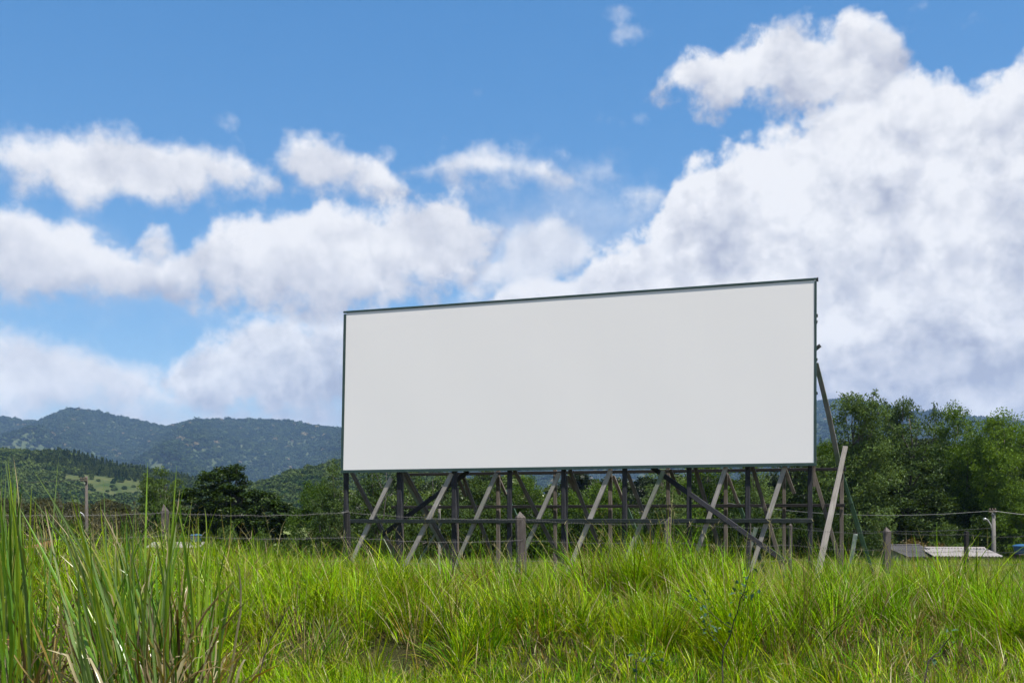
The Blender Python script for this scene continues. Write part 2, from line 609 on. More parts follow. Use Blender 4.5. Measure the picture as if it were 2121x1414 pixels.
MAT['wire'] = plain('galvanised_wire', (0.12, 0.115, 0.11), 0.3, 30, 0.45, 0.5, 0.5)
MAT['bark'] = wood('tree_bark', (0.045, 0.04, 0.034), (0.13, 0.115, 0.095))
MAT['leaf_euc'] = leafy('grey_green_leaves', (0.027, 0.050, 0.015), (0.105, 0.160, 0.046), 0.28, 0.006, scale=0.35)
MAT['leaf_fresh'] = leafy('fresh_green_leaves', (0.030, 0.064, 0.010), (0.115, 0.190, 0.024), 0.35, 0.006, scale=0.35)
MAT['leaf_dark'] = leafy('dark_leaves', (0.012, 0.026, 0.006), (0.048, 0.080, 0.014), 0.22, 0.006, scale=0.5)
MAT['leaf_shrub'] = leafy('shrub_leaves', (0.030, 0.055, 0.014), (0.080, 0.125, 0.030), 0.3, 0.006, scale=0.6)
MAT['leaf_dry'] = leafy('dull_scrub_leaves', (0.050, 0.050, 0.026), (0.105, 0.100, 0.052), 0.25, 0.02, scale=0.6)
MAT['leaf_rust'] = leafy('rusty_scrub_leaves', (0.060, 0.050, 0.016), (0.190, 0.120, 0.030), 0.3, 0.02, scale=0.8)
MAT['forest'] = leafy('far_forest_leaves', (0.012, 0.026, 0.010), (0.042, 0.064, 0.022), 0.15, 0.0, scale=0.012, island=False,
                      odd=(0.20, 0.16, 0.085), odd_at=0.978)
MAT['thicket'] = leafy('thicket_leaves', (0.009, 0.017, 0.005), (0.036, 0.055, 0.015), 0.25, 0.015, scale=0.25, odd=(0.09, 0.13, 0.03), odd_at=0.7)  # leaf colour darkened to carry the deep shade under the trees
MAT['scrub'] = leafy('scrub_leaves', (0.022, 0.026, 0.013), (0.075, 0.072, 0.036), 0.25, 0.0, scale=0.4)
MAT['forest_near'] = leafy('hill_forest_leaves', (0.020, 0.040, 0.012), (0.075, 0.105, 0.030), 0.2, 0.0, scale=0.03, island=False)


def ground_material():
    t = NT('meadow_soil')
    geo = t.n('ShaderNodeNewGeometry')
    n1 = t.noise(geo.outputs['Position'], 0.05, 6, 0.6).outputs['Fac']
    n2 = t.noise(geo.outputs['Position'], 1.1, 5, 0.6).outputs['Fac']
    a = t.ramp(n1, [(0.3, (0.075, 0.105, 0.03)), (0.55, (0.115, 0.145, 0.042)), (0.8, (0.17, 0.165, 0.065))])
    b = t.ramp(n2, [(0.3, (0.016, 0.012, 0.006)), (0.65, (0.030, 0.036, 0.010))])
    sep = t.n('ShaderNodeSeparateXYZ')
    t.link(geo.outputs['Position'], sep.inputs[0])
    mr = t.n('ShaderNodeMapRange')
    t.set(mr, Value=sep.outputs[1])
    mr.inputs['From Min'].default_value = 12
    mr.inputs['From Max'].default_value = 40
    c = t.mix(mr.outputs[0], b, a)
    return t.principled(c, 0.95, 0.1, bump=n2, bump_strength=0.6, bump_dist=0.05)


def hill_material(name, c1, c2, scale):
    t = NT(name)
    geo = t.n('ShaderNodeNewGeometry')
    n1 = t.noise(geo.outputs['Position'], scale, 6, 0.65).outputs['Fac']
    c = t.ramp(n1, [(0.35, c1), (0.65, c2)])
    return t.principled(c, 0.95, 0.05, bump=n1, bump_strength=0.5, bump_dist=2.0)


MAT['ground'] = ground_material()
MAT['hill'] = hill_material('pasture_hillside', (0.026, 0.045, 0.014), (0.080, 0.085, 0.032), 0.06)
MAT['mountain'] = hill_material('mountain_forest_floor', (0.03, 0.05, 0.02), (0.075, 0.085, 0.04), 0.01)


# ------------------------------------------------------------------ terrain
_PY = [-60, 0, 3, 4, 5.4, 6.1, 6.6, 8, 9.2, 10.5, 13, 17, 30, 44, 52, 62, 75, 120, 250, 350, 500, 700, 4000]
_PZ = [0.0, 0.1, 0.36, 0.46, 0.56, 0.63, 0.78, 0.88, 0.84, 0.56, 0.18, 0.0, -0.18, -0.52, -1.6, -3.3, -3.8, -4.2, -4.5, -1.5, 5.0, 10.0, 6.0]


def fbm(x, y, scale, octaves=5, seed=0.0):
    """value noise, vectorised"""
    r = np.zeros_like(x, float)
    amp, f = 1.0, 1.0 / scale
    for o in range(octaves):
        xs, ys = x * f + seed + 13.7 * o, y * f - seed * 0.7 + 7.1 * o
        xi, yi = np.floor(xs), np.floor(ys)
        fx, fy = xs - xi, ys - yi
        fx, fy = fx * fx * (3 - 2 * fx), fy * fy * (3 - 2 * fy)

        def h(a, b):
            s = np.sin(a * 127.1 + b * 311.7) * 43758.5453
            return s - np.floor(s)
        v = (h(xi, yi) * (1 - fx) + h(xi + 1, yi) * fx) * (1 - fy) + (h(xi, yi + 1) * (1 - fx) + h(xi + 1, yi + 1) * fx) * fy
        r += amp * (v - 0.5)
        amp *= 0.5
        f *= 2.0
    return r


def gz(x, y):
    x = np.asarray(x, float)
    y = np.asarray(y, float)
    z = np.interp(y, _PY, _PZ)
    near = np.clip((y - 3) / 4, 0, 1) * np.clip((40 - y) / 20, 0, 1)
    z = z - 0.028 * np.clip(x, -6, 9) * near
    z = z + 0.05 * np.sin(x * 1.3 + 0.6 * y) * near + 0.04 * np.sin(2.9 * x - 1.1 * y + 1.0) * near
    bank = np.clip((y - 3) / 1.5, 0, 1) * np.clip((11 - y) / 2, 0, 1)
    z = z + bank * 0.16 * fbm(x, y, 0.85, 3, 6.0)
    far = np.clip((y - 60) / 100, 0, 1)
    z = z + far * 0.8 * np.sin(x * 0.02 + y * 0.013)
    return z


def grid_mesh(name, xs, ys, zf, mat, smooth=True):
    X, Y = np.meshgrid(xs, ys)
    Z = zf(X, Y)
    co = np.stack([X, Y, Z], -1).reshape(-1, 3)
    nx, ny = len(xs), len(ys)
    i = np.arange(ny - 1)[:, None] * nx + np.arange(nx - 1)[None, :]
    q = np.stack([i, i + 1, i + nx + 1, i + nx], -1).reshape(-1, 4)
    return quads_mesh(name, co, q, mat, smooth)


def graded(lims):
    out = []
    for a, b, n in lims:
        out.extend(np.linspace(a, b, n, endpoint=False))
    out.append(lims[-1][1])
    return np.array(out)


gx = graded([(-8200, -700, 16), (-700, -120, 25), (-120, -30, 30), (-30, 30, 130), (30, 120, 30), (120, 700, 25), (700, 8200, 16)])
gy = graded([(-60, 2, 20), (2, 12, 100), (12, 20, 25), (20, 80, 50), (80, 700, 70), (700, 8200, 26)])
ground = mesh_obj('ground', grid_mesh('ground', gx, gy, gz, MAT['ground']))
tag(ground, kind='structure')


def ridge_fn(pts, D, canopy):
    xs = np.array([(p[0] - CX) / F * D for p in pts])
    zs = np.array([EYE + (HY - p[1]) / F * D - canopy for p in pts])
    return lambda x: np.interp(x, xs, zs)


# mountain range, its crest about two kilometres away
M_D = 2000.0
m_crest = ridge_fn([(-900, 900), (-500, 870), (-200, 880), (0, 858), (50, 866), (95, 869), (120, 850), (150, 842), (200, 847), (260, 862), (350, 881), (420, 868),
                    (480, 866), (560, 868), (600, 869), (660, 880), (710, 886), (900, 905), (1000, 900), (1200, 915), (1400, 880), (1600, 838), (1690, 825),
                    (1750, 822), (1830, 836), (1890, 850), (1960, 861), (2030, 862), (2080, 875), (2121, 886), (2400, 905), (3000, 940)], M_D, 6.0)


M_S = 1.8      # the crest lies some 3.6 km off


def mountain_z(x, y):
    x, y = np.asarray(x) / M_S, np.asarray(y) / M_S
    c = m_crest(x)
    yc = M_D + 60 * np.sin(x * 0.004) * 0.3
    t = np.clip((y - 950) / (yc - 950), 0, 1)
    up = t ** 1.25
    spur = (1 - np.abs(np.sin(x * 0.0125 + 1.4 * fbm(x, y, 300, 3, 2.0) + 0.003 * (y - 1500)))) - 0.5
    z = c * up + 62 * spur * np.sin(np.pi * t) + 26 * fbm(x, y, 160, 5, 5.0) * np.sin(np.pi * np.clip(t, 0, 1)) * 1.2
    back = np.clip((y - yc) / 500, 0, 1)
    z = np.where(y > yc, c * (1 - 0.8 * back), z)
    return M_S * np.maximum(z, -2 - (t <= 0) * 30)


mx = M_S * np.arange(-2100, 2100, 24.0)
my = M_S * np.concatenate([np.arange(940, 2000, 20.0), np.arange(2000, 2600, 60.0)])
mountain = mesh_obj('mountain', grid_mesh('mountain', mx, my, mountain_z, MAT['mountain']))
tag(mountain, kind='structure')

# wooded hill on the left, crest about 760 m away
A_D = 760.0
a_crest = ridge_fn([(-700, 960), (-400, 930), (-200, 918), (0, 926), (60, 928), (130, 931), (180, 941), (240, 959), (310, 970), (400, 988), (500, 1010), (600, 1036),
                    (700, 1060), (760, 1075), (900, 1090)], A_D, 4.0)


def hill_a_z(x, y):
    c = a_crest(x)
    t = np.clip((y - 400) / (A_D - 400), 0, 1)
    z = (c - 2) * t ** 1.1 + 2 - 6 * (1 - t) + 7 * fbm(x, y, 90, 4, 1.0) * np.sin(np.pi * t)
    return np.where(y > A_D, c * (1 - 0.9 * np.clip((y - A_D) / 220, 0, 1)), z)


hill_left = mesh_obj('hill_left', grid_mesh('hill_left', np.arange(-700, -40, 10.0), np.arange(395, 980, 10.0), hill_a_z, MAT['hill']))
tag(hill_left, kind='structure')

# low hill behind the billboard's left end
B_D = 620.0
b_crest = ridge_fn([(330, 1085), (420, 1060), (520, 1003), (560, 984), (600, 968), (640, 957), (700, 944), (760, 938), (840, 948), (920, 975), (1000, 1010), (1100, 1050),
                    (1200, 1080)], B_D, 4.0)


def hill_b_z(x, y):
    c = b_crest(x)
    t = np.clip((y - 420) / (B_D - 420), 0, 1)
    z = (c - 2) * t ** 1.05 - 4 * (1 - t) + 5 * fbm(x, y, 70, 4, 3.0) * np.sin(np.pi * t)
    return np.where(y > B_D, c * (1 - 0.9 * np.clip((y - B_D) / 160, 0, 1)), z)


hill_mid = mesh_obj('hill_behind_board', grid_mesh('hill_behind_board', np.arange(-230, 60, 7.0), np.arange(415, 790, 8.0), hill_b_z, MAT['hill']))
tag(hill_mid, kind='structure')


# ------------------------------------------------------------------ foliage builders
def leaf_quads(cent, size, rg, up=0.35, aspect=2.0, droop=0.0):
    """one diamond-shaped leaf per centre"""
    n = len(cent)
    nrm = rg.normal(size=(n, 3))
    nrm[:, 2] = np.abs(nrm[:, 2]) + up
    nrm /= np.linalg.norm(nrm, axis=1)[:, None]
    r = rg.normal(size=(n, 3))
    r[:, 2] -= droop
    a = r - nrm * np.sum(r * nrm, 1)[:, None]
    a /= np.linalg.norm(a, axis=1)[:, None] + 1e-9
    b = np.cross(nrm, a)
    s = (size * rg.uniform(0.6, 1.35, n))[:, None]
    bend = nrm * s * 0.15
    v = np.stack([cent - a * s * 0.5, cent + b * s * 0.5 / aspect + bend, cent + a * s * 0.5, cent - b * s * 0.5 / aspect + bend], 1)
    q = np.arange(n * 4).reshape(-1, 4)
    return v.reshape(-1, 3), q


def clump_points(c, r, n, rg, flat=0.6):
    d = rg.normal(size=(n, 3))
    d /= np.linalg.norm(d, axis=1)[:, None]
    rad = rg.uniform(0.25, 1.0, n) ** 0.6
    d *= (rad * r)[:, None]
    d[:, 2] *= flat
    return c + d


def make_tree_meshes(name, seed, H, ellips, n_clumps, clump_r, leaves, leaf_size, mat, trunk_r=0.16, trunk_h=0.9, lean=0.0,
                     droop=0.0, flat=0.6, up=0.35, limbs=14, aspect=2.2, twigs=0, stems=1):
    """crown (leaf faces in clumps hung in ellipsoids), trunk, branches -> three meshes"""
    rg = np.random.default_rng(seed)
    vol = np.array([e[3] * e[4] * e[5] for e in ellips])
    pick = rg.choice(len(ellips), n_clumps, p=vol / vol.sum())
    cents = []
    for k in pick:
        e = ellips[k]
        d = rg.normal(size=3)
        d /= np.linalg.norm(d)
        d *= rg.uniform(0.35, 1.0) ** 0.55
        cents.append((e[0] + d[0] * e[3], e[1] + d[1] * e[4], e[2] + d[2] * e[5]))
    cents = np.array(cents)
    pts = []
    for c in cents:
        r = clump_r * rg.uniform(0.5, 1.4)
        pts.append(clump_points(c, r, max(8, int(leaves * rg.uniform(0.5, 1.4) * (r / clump_r) ** 1.5)), rg, flat))
    tw = []
    for _ in range(twigs):      # feathery sprays reaching past the crown
        c = cents[rg.integers(len(cents))]
        d = np.array([rg.normal() * 0.6, rg.normal() * 0.6, abs(rg.normal()) + 0.4])
        d /= np.linalg.norm(d)
        ln = rg.uniform(0.6, 1.5) * clump_r * 1.6
        t = np.linspace(0, 1, 7)[:, None]
        path = c + d * t * ln + np.array([0, 0, -0.35 * ln]) * t ** 2
        tw.append(tube(path, np.linspace(0.02, 0.006, 7), 4, False))
        pts.append(np.repeat(path[2:], 6, 0) + rg.normal(size=(30, 3)) * 0.14 * clump_r)
    v, q = leaf_quads(np.concatenate(pts), leaf_size, rg, up, aspect, droop)
    crown = quads_mesh(name + '_crown', v, q, mat)
    zt = H * trunk_h
    trunks, axes = [], []
    for sidx in range(stems):
        off = rg.normal(size=2) * (0.25 if stems > 1 else 0)
        z = np.linspace(-0.4, zt, 9)
        path = np.stack([off[0] * (1 + z / H * 3) + lean * z + 0.12 * np.sin(z * 0.9 + seed), off[1] * (1 + z / H * 3) + 0.1 * np.sin(z * 0.7 + 2 * seed), z], 1)
        rad = trunk_r * np.linspace(1.0, 0.16, 9) ** 1.1
        rad[0] *= 1.35
        trunks.append(tube(path, rad, 8, True, 0.06, rg))
        axes.append(path)
    tv, tq = merge(trunks)
    trunk = quads_mesh(name + '_trunk', tv, tq, MAT['bark'], True)
    br = list(tw)
    order = rg.permutation(len(cents))[:limbs]
    for k in order:
        ax = axes[rg.integers(len(axes))]
        c = cents[k]
        zs = np.clip(c[2] - rg.uniform(0.12, 0.3) * H, 0.12 * H, zt * 0.95)
        s = np.array([np.interp(zs, ax[:, 2], ax[:, 0]), np.interp(zs, ax[:, 2], ax[:, 1]), zs])
        t = np.linspace(0, 1, 6)[:, None]
        mid = np.array([0, 0, -0.06 * H]) * (t * (1 - t)) * 2 + rg.normal(size=(6, 3)) * 0.04 * (t * (1 - t)) * 4
        path = s + (c - s) * t + mid
        br.append(tube(path, trunk_r * np.linspace(0.42, 0.08, 6), 5, False))
    bv, bq = merge(br)
    branches = quads_mesh(name + '_branches', bv, bq, MAT['bark'], True)
    return crown, trunk, branches


def place_plant(name, meshes, loc, sx, sz, rz, label, cat, group=None):
    crown, trunk, branches = meshes
    root = empty(name, loc, rz=rz)
    tag(root, label, cat, group)
    t = mesh_obj('trunk' if cat == 'tree' else 'stem', trunk, root)
    b = mesh_obj('branches', branches, t)
    b['kind'] = 'stuff'
    c = mesh_obj('crown' if cat == 'tree' else 'foliage', crown, root)
    for o in (t, c):
        o.scale = (sx, sx, sz)
    return root


def plant_at(name, meshes, H0, W0, px, D, top, width, label, cat='tree', group=None, rz=None, y_jit=0.0):
    x = (px - CX) / F * D
    z0 = float(gz(x, D)) - 0.05
    h = EYE + (HY - top) / F * D - z0
    return place_plant(name, meshes, (x, D, z0), width / F * D / W0, h / H0, random.uniform(0, 6.28) if rz is None else rz, label, cat, group)


# ------------------------------------------------------------------ billboard
def beam_mesh(name, ln, w, t, mat, seed=0, bend=0.0, jit=0.05, segs=6, bev=0.12, taper=1.0, notch=False):
    """a sawn timber: length along +Z, width along X, thickness along Y, edges knocked off and a little uneven"""
    rg = np.random.default_rng(seed)
    b = min(w, t) * bev
    sec = np.array([(-w / 2 + b, -t / 2), (w / 2 - b, -t / 2), (w / 2, -t / 2 + b), (w / 2, t / 2 - b),
                    (w / 2 - b, t / 2), (-w / 2 + b, t / 2), (-w / 2, t / 2 - b), (-w / 2, -t / 2 + b)])
    vs, qs = [], []
    for i in range(segs + 1):
        s = i / segs
        k = 1 + (taper - 1) * s
        ox = bend * 4 * s * (1 - s)
        for p in sec:
            vs.append((p[0] * k * (1 + rg.uniform(-jit, jit)) + ox, p[1] * (1 + rg.uniform(-jit, jit)), ln * s + (rg.uniform(-0.01, 0.01) if i in (0, segs) else 0)))
    for i in range(segs):
        for k in range(8):
            a, c = i * 8 + k, i * 8 + (k + 1) % 8
            qs.append((a, c, c + 8, a + 8))
    e = segs * 8
    for o, rev in ((0, True), (e, False)):
        for q in ((0, 1, 2, 3), (0, 3, 4, 7), (4, 5, 6, 7)):
            q = tuple(o + k for k in q)
            qs.append(q[::-1] if rev else q)
    return quads_mesh(name, np.array(vs), np.array(qs), mat)


def beam(name, p0, p1, w, t, facing, mat, parent, base=Vector((0, 0, 0)), **kw):
    p0, p1 = Vector(p0), Vector(p1)
    z = (p1 - p0).normalized()
    y = (facing - z * facing.dot(z)).normalized()
    x = y.cross(z)
    me = beam_mesh(name, (p1 - p0).length, w, t, mat, **kw)
    o = bpy.data.objects.new(name, me)
    COL.objects.link(o)
    m = Matrix((x, y, z)).transposed().to_4x4()
    m.translation = p0 - base
    o.parent = parent
    o.matrix_basis = m
    return o


DL, DR = 19.4, 16.7
XL, XR = (711 - CX) / F * DL, (1689 - CX) / F * DR
BDIR = Vector((XR - XL, DR - DL, 0)).normalized()
BNOR = Vector((-BDIR.y, BDIR.x, 0))          # away from the camera
if BNOR.y < 0:
    BNOR = -BNOR


def bp(px, py, off=0.0):
    """point on the plane 'off' metres behind the board face, seen at pixel (px, py)"""
    k = (px - CX) / F
    xl, dl = XL + BNOR.x * off, DL + BNOR.y * off
    s = (k * dl - xl) / (BDIR.x - k * BDIR.y)
    D = dl + s * BDIR.y
    return Vector((xl + s * BDIR.x, D, EYE + (HY - py) / F * D))


def grounded(p, sink=0.25):
    return Vector((p.x, p.y, float(gz(p.x, p.y)) - sink))


bb_base = (bp(709, 1072) + bp(1688, 1072)) / 2
bb_base.z = float(gz(bb_base.x, bb_base.y))
board = empty('billboard', bb_base)
tag(board, 'large blank white billboard in a thin green frame on grey timber legs and braces', 'billboard')


def bbeam(name, p0, p1, w, t, mat, facing=None, **kw):
    kw.setdefault('seed', random.randrange(10 ** 6))
    return beam(name, p0, p1, w, t, facing or -BNOR, MAT[mat], board, bb_base, **kw)


# the white face
t = NT('white_billboard_sheet')
tc = t.n('ShaderNodeTexCoord')
g = t.noise(tc.outputs['Object'], 0.8, 5, 0.6).outputs['Fac']
g2 = t.noise(t.mapping(tc.outputs['Object'], (1, 1, 0.15)), 2.0, 5, 0.6).outputs['Fac']
c = t.mix(0.5, t.ramp(g, [(0.3, (0.780, 0.752, 0.745)), (0.7, (0.788, 0.760, 0.752))]), t.ramp(g2, [(0.3, (0.778, 0.750, 0.742)), (0.7, (0.790, 0.762, 0.754))]))
MAT['sheet'] = t.principled(c, 0.8, 0.1, bump=g, bump_strength=0.03, bump_dist=0.01)
tl, bl, tr, br = bp(717.5, 648.5), bp(711, 973), bp(1686.5, 580.5), bp(1686, 957.5)
nu, nv = 24, 8
co = []
for dep in (0.0, 0.03):
    for j in range(nv + 1):
        for i in range(nu + 1):
            a, b_ = i / nu, j / nv
            p = (bl * (1 - a) + br * a) * (1 - b_) + (tl * (1 - a) + tr * a) * b_
            wob = 0.0015 * math.sin(7 * a * math.pi + 3 * b_) * math.sin(b_ * math.pi) if dep == 0 else 0
            co.append(p + BNOR * (dep + wob) - bb_base)
n0 = (nu + 1) * (nv + 1)
qs = []
for j in range(nv):
    for i in range(nu):
        k = j * (nu + 1) + i
        qs.append((k, k + 1, k + nu + 2, k + nu + 1))
        qs.append((n0 + k, n0 + k + nu + 1, n0 + k + nu + 2, n0 + k + 1))
for i in range(nu):
    k = i
    qs.append((k, n0 + k, n0 + k + 1, k + 1))
    k = nv * (nu + 1) + i
    qs.append((k, k + 1, n0 + k + 1, n0 + k))
for j in range(nv):
    k = j * (nu + 1)
    qs.append((k, k + nu + 1, n0 + k + nu + 1, n0 + k))
    k += nu
    qs.append((k, n0 + k, n0 + k + nu + 1, k + nu + 1))
panel = mesh_obj('panel', quads_mesh('panel', np.array([tuple(v) for v in co]), np.array(qs), MAT['sheet']), board)
panel['label'] = 'blank white face of the billboard'

# frame strips, nailed round the face
FW = 0.062
strips = [(bp(712, 646.5), bp(1691, 577.5), 'top'), (bp(707, 976.5), bp(1690.5, 961), 'bottom'), (bp(714.5, 650.5), bp(708.5, 970), 'left'), (bp(1689.3, 582), bp(1688.6, 957), 'right')]
for p0, p1, side in strips:
    wd = {'top': 0.038, 'bottom': 0.055, 'left': 0.052, 'right': 0.040}[side]
    dn = BNOR * (-0.012 if side in ('top', 'bottom') else -0.010)
    fr = bbeam('frame_strip', p0 + dn * 0.0 + BNOR * (0.004 if side in ('top', 'bottom') else 0.006), p1 + BNOR * (0.004 if side in ('top', 'bottom') else 0.006), wd, 0.03, 'frame', segs=14, jit=0.06 if side == 'top' else 0.03)
    n = 34 if side in ('top', 'bottom') else 17
    prt = []
    ln = (p1 - p0).length
    for k in range(n):
        zz = ln * (k + 0.5 + random.uniform(-0.1, 0.1)) / n
        prt.append(box((-0.006 + random.uniform(-0.012, 0.012), -0.020, zz - 0.011), (0.010, -0.012, zz + 0.011)))
    v, q = merge(prt)
    nl = mesh_obj('nails', quads_mesh('nails', v, q, MAT['nail']), fr)
    nl['kind'] = 'stuff'
# small lump of tin on the top edge and the corner stub
bbeam('corner_block', bp(1692.5, 583, 0.02), bp(1692.5, 575.5, 0.02), 0.04, 0.045, 'rail_dark', segs=2)
bbeam('tin_flap', bp(1445, 596.2, 0.02), bp(1507, 590.5, 0.02), 0.035, 0.02, 'frame', segs=3)

# front legs
legs = [(718, 9.5), (827, 12), (942, 11.5), (1056, 10), (1168, 10), (1295, 10.5), (1428, 10.5), (1549, 11), (1678, 10.5)]
for px, wpx in legs:
    top = bp(px, 700 if px < 1600 else 600, 0.105)
    bot = grounded(bp(px + random.uniform(-2, 2), 1100, 0.105))
    D = top.y
    w = 0.9 * wpx / F * D
    bbeam('leg', bot, top, w, 0.09, 'wood_post', segs=10, jit=0.04)
# doubled legs and splices standing behind some of them
for px, y0, y1, mat, w in ((833, 982, None, 'wood_brown', 0.05), (947, 1010, None, 'wood_brown', 0.055), (1173, 985, None, 'wood_brown', 0.05),
                           (1552, 1050, None, 'wood_brown', 0.06), (1686, 962, 1007, 'wood_brown', 0.045), (823, 1045, None, 'rail_dark', 0.05)):
    a = bp(px, y0, 0.21)
    b_ = grounded(bp(px, 1100, 0.21)) if y1 is None else bp(px, y1, 0.21)
    bbeam('leg_splice', b_, a, w, 0.06, mat)

# rails: one in front low down, two behind
bbeam('front_rail', bp(726, 1079, 0.02), bp(1684, 1078, 0.02), 0.075, 0.05, 'rail_dark', segs=12, facing=-BNOR)
bbeam('rear_rail', bp(842, 982.5, 1.28), bp(1752, 971, 1.28), 0.06, 0.05, 'wood_shade', segs=12)
bbeam('rear_rail', bp(812, 1050, 1.28), bp(1750, 1046, 1.28), 0.06, 0.05, 'wood_shade', segs=12)
# battens behind the sheet; their sawn ends stick out past the right edge
for yl, yr, over, h in ((668, 653.5, 1693.5, 0.05), (690, 667, 1692.8, 0.05), (770, 745, 1692.8, 0.05), (845, 814, 1692.8, 0.05), (905, 892, 1691.6, 0.05),
                        (962, 950, 1692.8, 0.07)):
    bbeam('batten', bp(722, yl, 0.19), bp(over, yr, 0.19), h, 0.05, 'wood_brown' if yr > 940 else 'rail_dark', segs=8)
bbeam('cross_brace', bp(1560, 830, 0.26), bp(1698.5, 715.5, 0.26), 0.06, 0.04, 'rail_dark')

# rear legs
for px, w, mat in ((1032, 8, 'wood_brown'), (1150, 7, 'wood_brown'), (1264, 8, 'wood_brown'), (1384, 8, 'wood_brown'), (1503, 8, 'wood_brown'), (1624, 7, 'wood_brown'), (1743, 8, 'wood_brown')):
    top = bp(px, 940 if px < 1690 else 968, 1.36)
    bbeam('rear_leg', grounded(bp(px, 1100, 1.36)), top, w / F * top.y, 0.07, mat)
bbeam('rear_leg', grounded(bp(910, 1100, 1.36)), bp(910, 1045, 1.36), 0.035, 0.05, 'wood_pale')

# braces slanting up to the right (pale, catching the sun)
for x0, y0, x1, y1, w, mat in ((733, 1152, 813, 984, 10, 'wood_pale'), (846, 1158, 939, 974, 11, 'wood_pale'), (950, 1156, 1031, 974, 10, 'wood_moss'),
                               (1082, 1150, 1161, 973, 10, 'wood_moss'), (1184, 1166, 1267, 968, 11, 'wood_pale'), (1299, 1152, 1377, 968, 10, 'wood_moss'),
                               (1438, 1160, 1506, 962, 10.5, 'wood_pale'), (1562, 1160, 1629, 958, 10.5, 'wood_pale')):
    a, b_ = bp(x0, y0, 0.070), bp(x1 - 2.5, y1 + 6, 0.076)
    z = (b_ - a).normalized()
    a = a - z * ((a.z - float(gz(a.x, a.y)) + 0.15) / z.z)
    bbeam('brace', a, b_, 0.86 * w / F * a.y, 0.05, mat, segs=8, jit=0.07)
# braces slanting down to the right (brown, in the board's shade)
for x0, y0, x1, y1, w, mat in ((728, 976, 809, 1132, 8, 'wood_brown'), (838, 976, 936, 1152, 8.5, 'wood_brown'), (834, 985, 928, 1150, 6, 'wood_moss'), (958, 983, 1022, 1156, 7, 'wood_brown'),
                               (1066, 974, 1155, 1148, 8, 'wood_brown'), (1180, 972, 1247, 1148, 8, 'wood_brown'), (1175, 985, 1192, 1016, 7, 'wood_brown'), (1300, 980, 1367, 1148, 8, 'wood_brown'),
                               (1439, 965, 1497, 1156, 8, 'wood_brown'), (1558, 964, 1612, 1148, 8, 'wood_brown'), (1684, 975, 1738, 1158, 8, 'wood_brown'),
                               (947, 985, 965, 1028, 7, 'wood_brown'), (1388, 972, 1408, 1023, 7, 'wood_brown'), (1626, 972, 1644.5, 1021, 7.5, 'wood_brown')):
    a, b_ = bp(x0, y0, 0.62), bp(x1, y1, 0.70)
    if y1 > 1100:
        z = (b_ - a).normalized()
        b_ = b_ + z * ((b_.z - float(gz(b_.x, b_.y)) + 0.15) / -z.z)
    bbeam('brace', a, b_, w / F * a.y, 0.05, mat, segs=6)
# green-painted rear props
for x0, y0, x1, y1, w in ((1031, 985, 1078, 1092, 7), (1270, 985, 1330, 1135, 8.5), (1506, 982, 1570, 1150, 8), (1743, 978, 1797, 1155, 9)):
    a, b_ = bp(x0, y0, 1.48), bp(x1, y1, 1.75)
    m_ = a.lerp(b_, 0.36)
    bbeam('rear_prop', a, m_, w * 0.8 / F * a.y, 0.05, 'wood_brown' if x0 < 1700 else 'green')
    z = (b_ - a).normalized()
    b2 = b_ + z * ((b_.z - float(gz(b_.x, b_.y)) + 0.15) / -z.z) if y1 > 1100 else b_
    bbeam('rear_prop', m_ - z * 0.1 + BNOR * 0.045, b2 + BNOR * 0.045, w / F * a.y, 0.05, 'green')
# loose green-white stakes
for x0, y0, x1, y1, off in ((1536, 1152, 1566, 1092, 0.9), (1755, 1163, 1772, 1106, 0.5), (1300, 1145, 1322, 1100, 0.5), (861, 1132, 920, 1075, 0.9)):
    bbeam('stake', bp(x0, y0 + 40, off), bp(x1, y1, off), (8 if x0 > 900 else 4) / F * 18, 0.04, 'green_worn')
# long diagonal planks
bbeam('diagonal_plank', bp(792, 1107, 0.33), bp(970, 976, 0.33), 0.085, 0.04, 'wood_post', segs=8)
a, b_ = bp(1352, 968, 0.46), bp(1628, 1164, -0.75)
bbeam('diagonal_plank', a, b_, 0.085, 0.06, 'wood_post', segs=10)
# tall bowed prop behind the right end and the leaning pale post in front of it
a, b_ = bp(1690, 752, 1.0), bp(1737, 962, 1.6)
bbeam('bowed_prop', b_, a, 0.085, 0.06, 'wood_moss', bend=-0.02, segs=10)
a, b_ = bp(1700, 1160, 0.2), bp(1751, 924, 0.62)
z = (b_ - a).normalized()
bbeam('leaning_post', a - z * 0.5, b_, 0.115, 0.075, 'wood_pale', segs=12, jit=0.06, taper=0.72)

# ------------------------------------------------------------------ barbed wire fence
fence = empty('barbed_wire_fence', (0, 12, float(gz(0, 12))))
tag(fence, 'old barbed wire fence with uneven weathered wooden posts crossing the tall grass', 'fence')
fb = Vector((0, 12, float(gz(0, 12))))


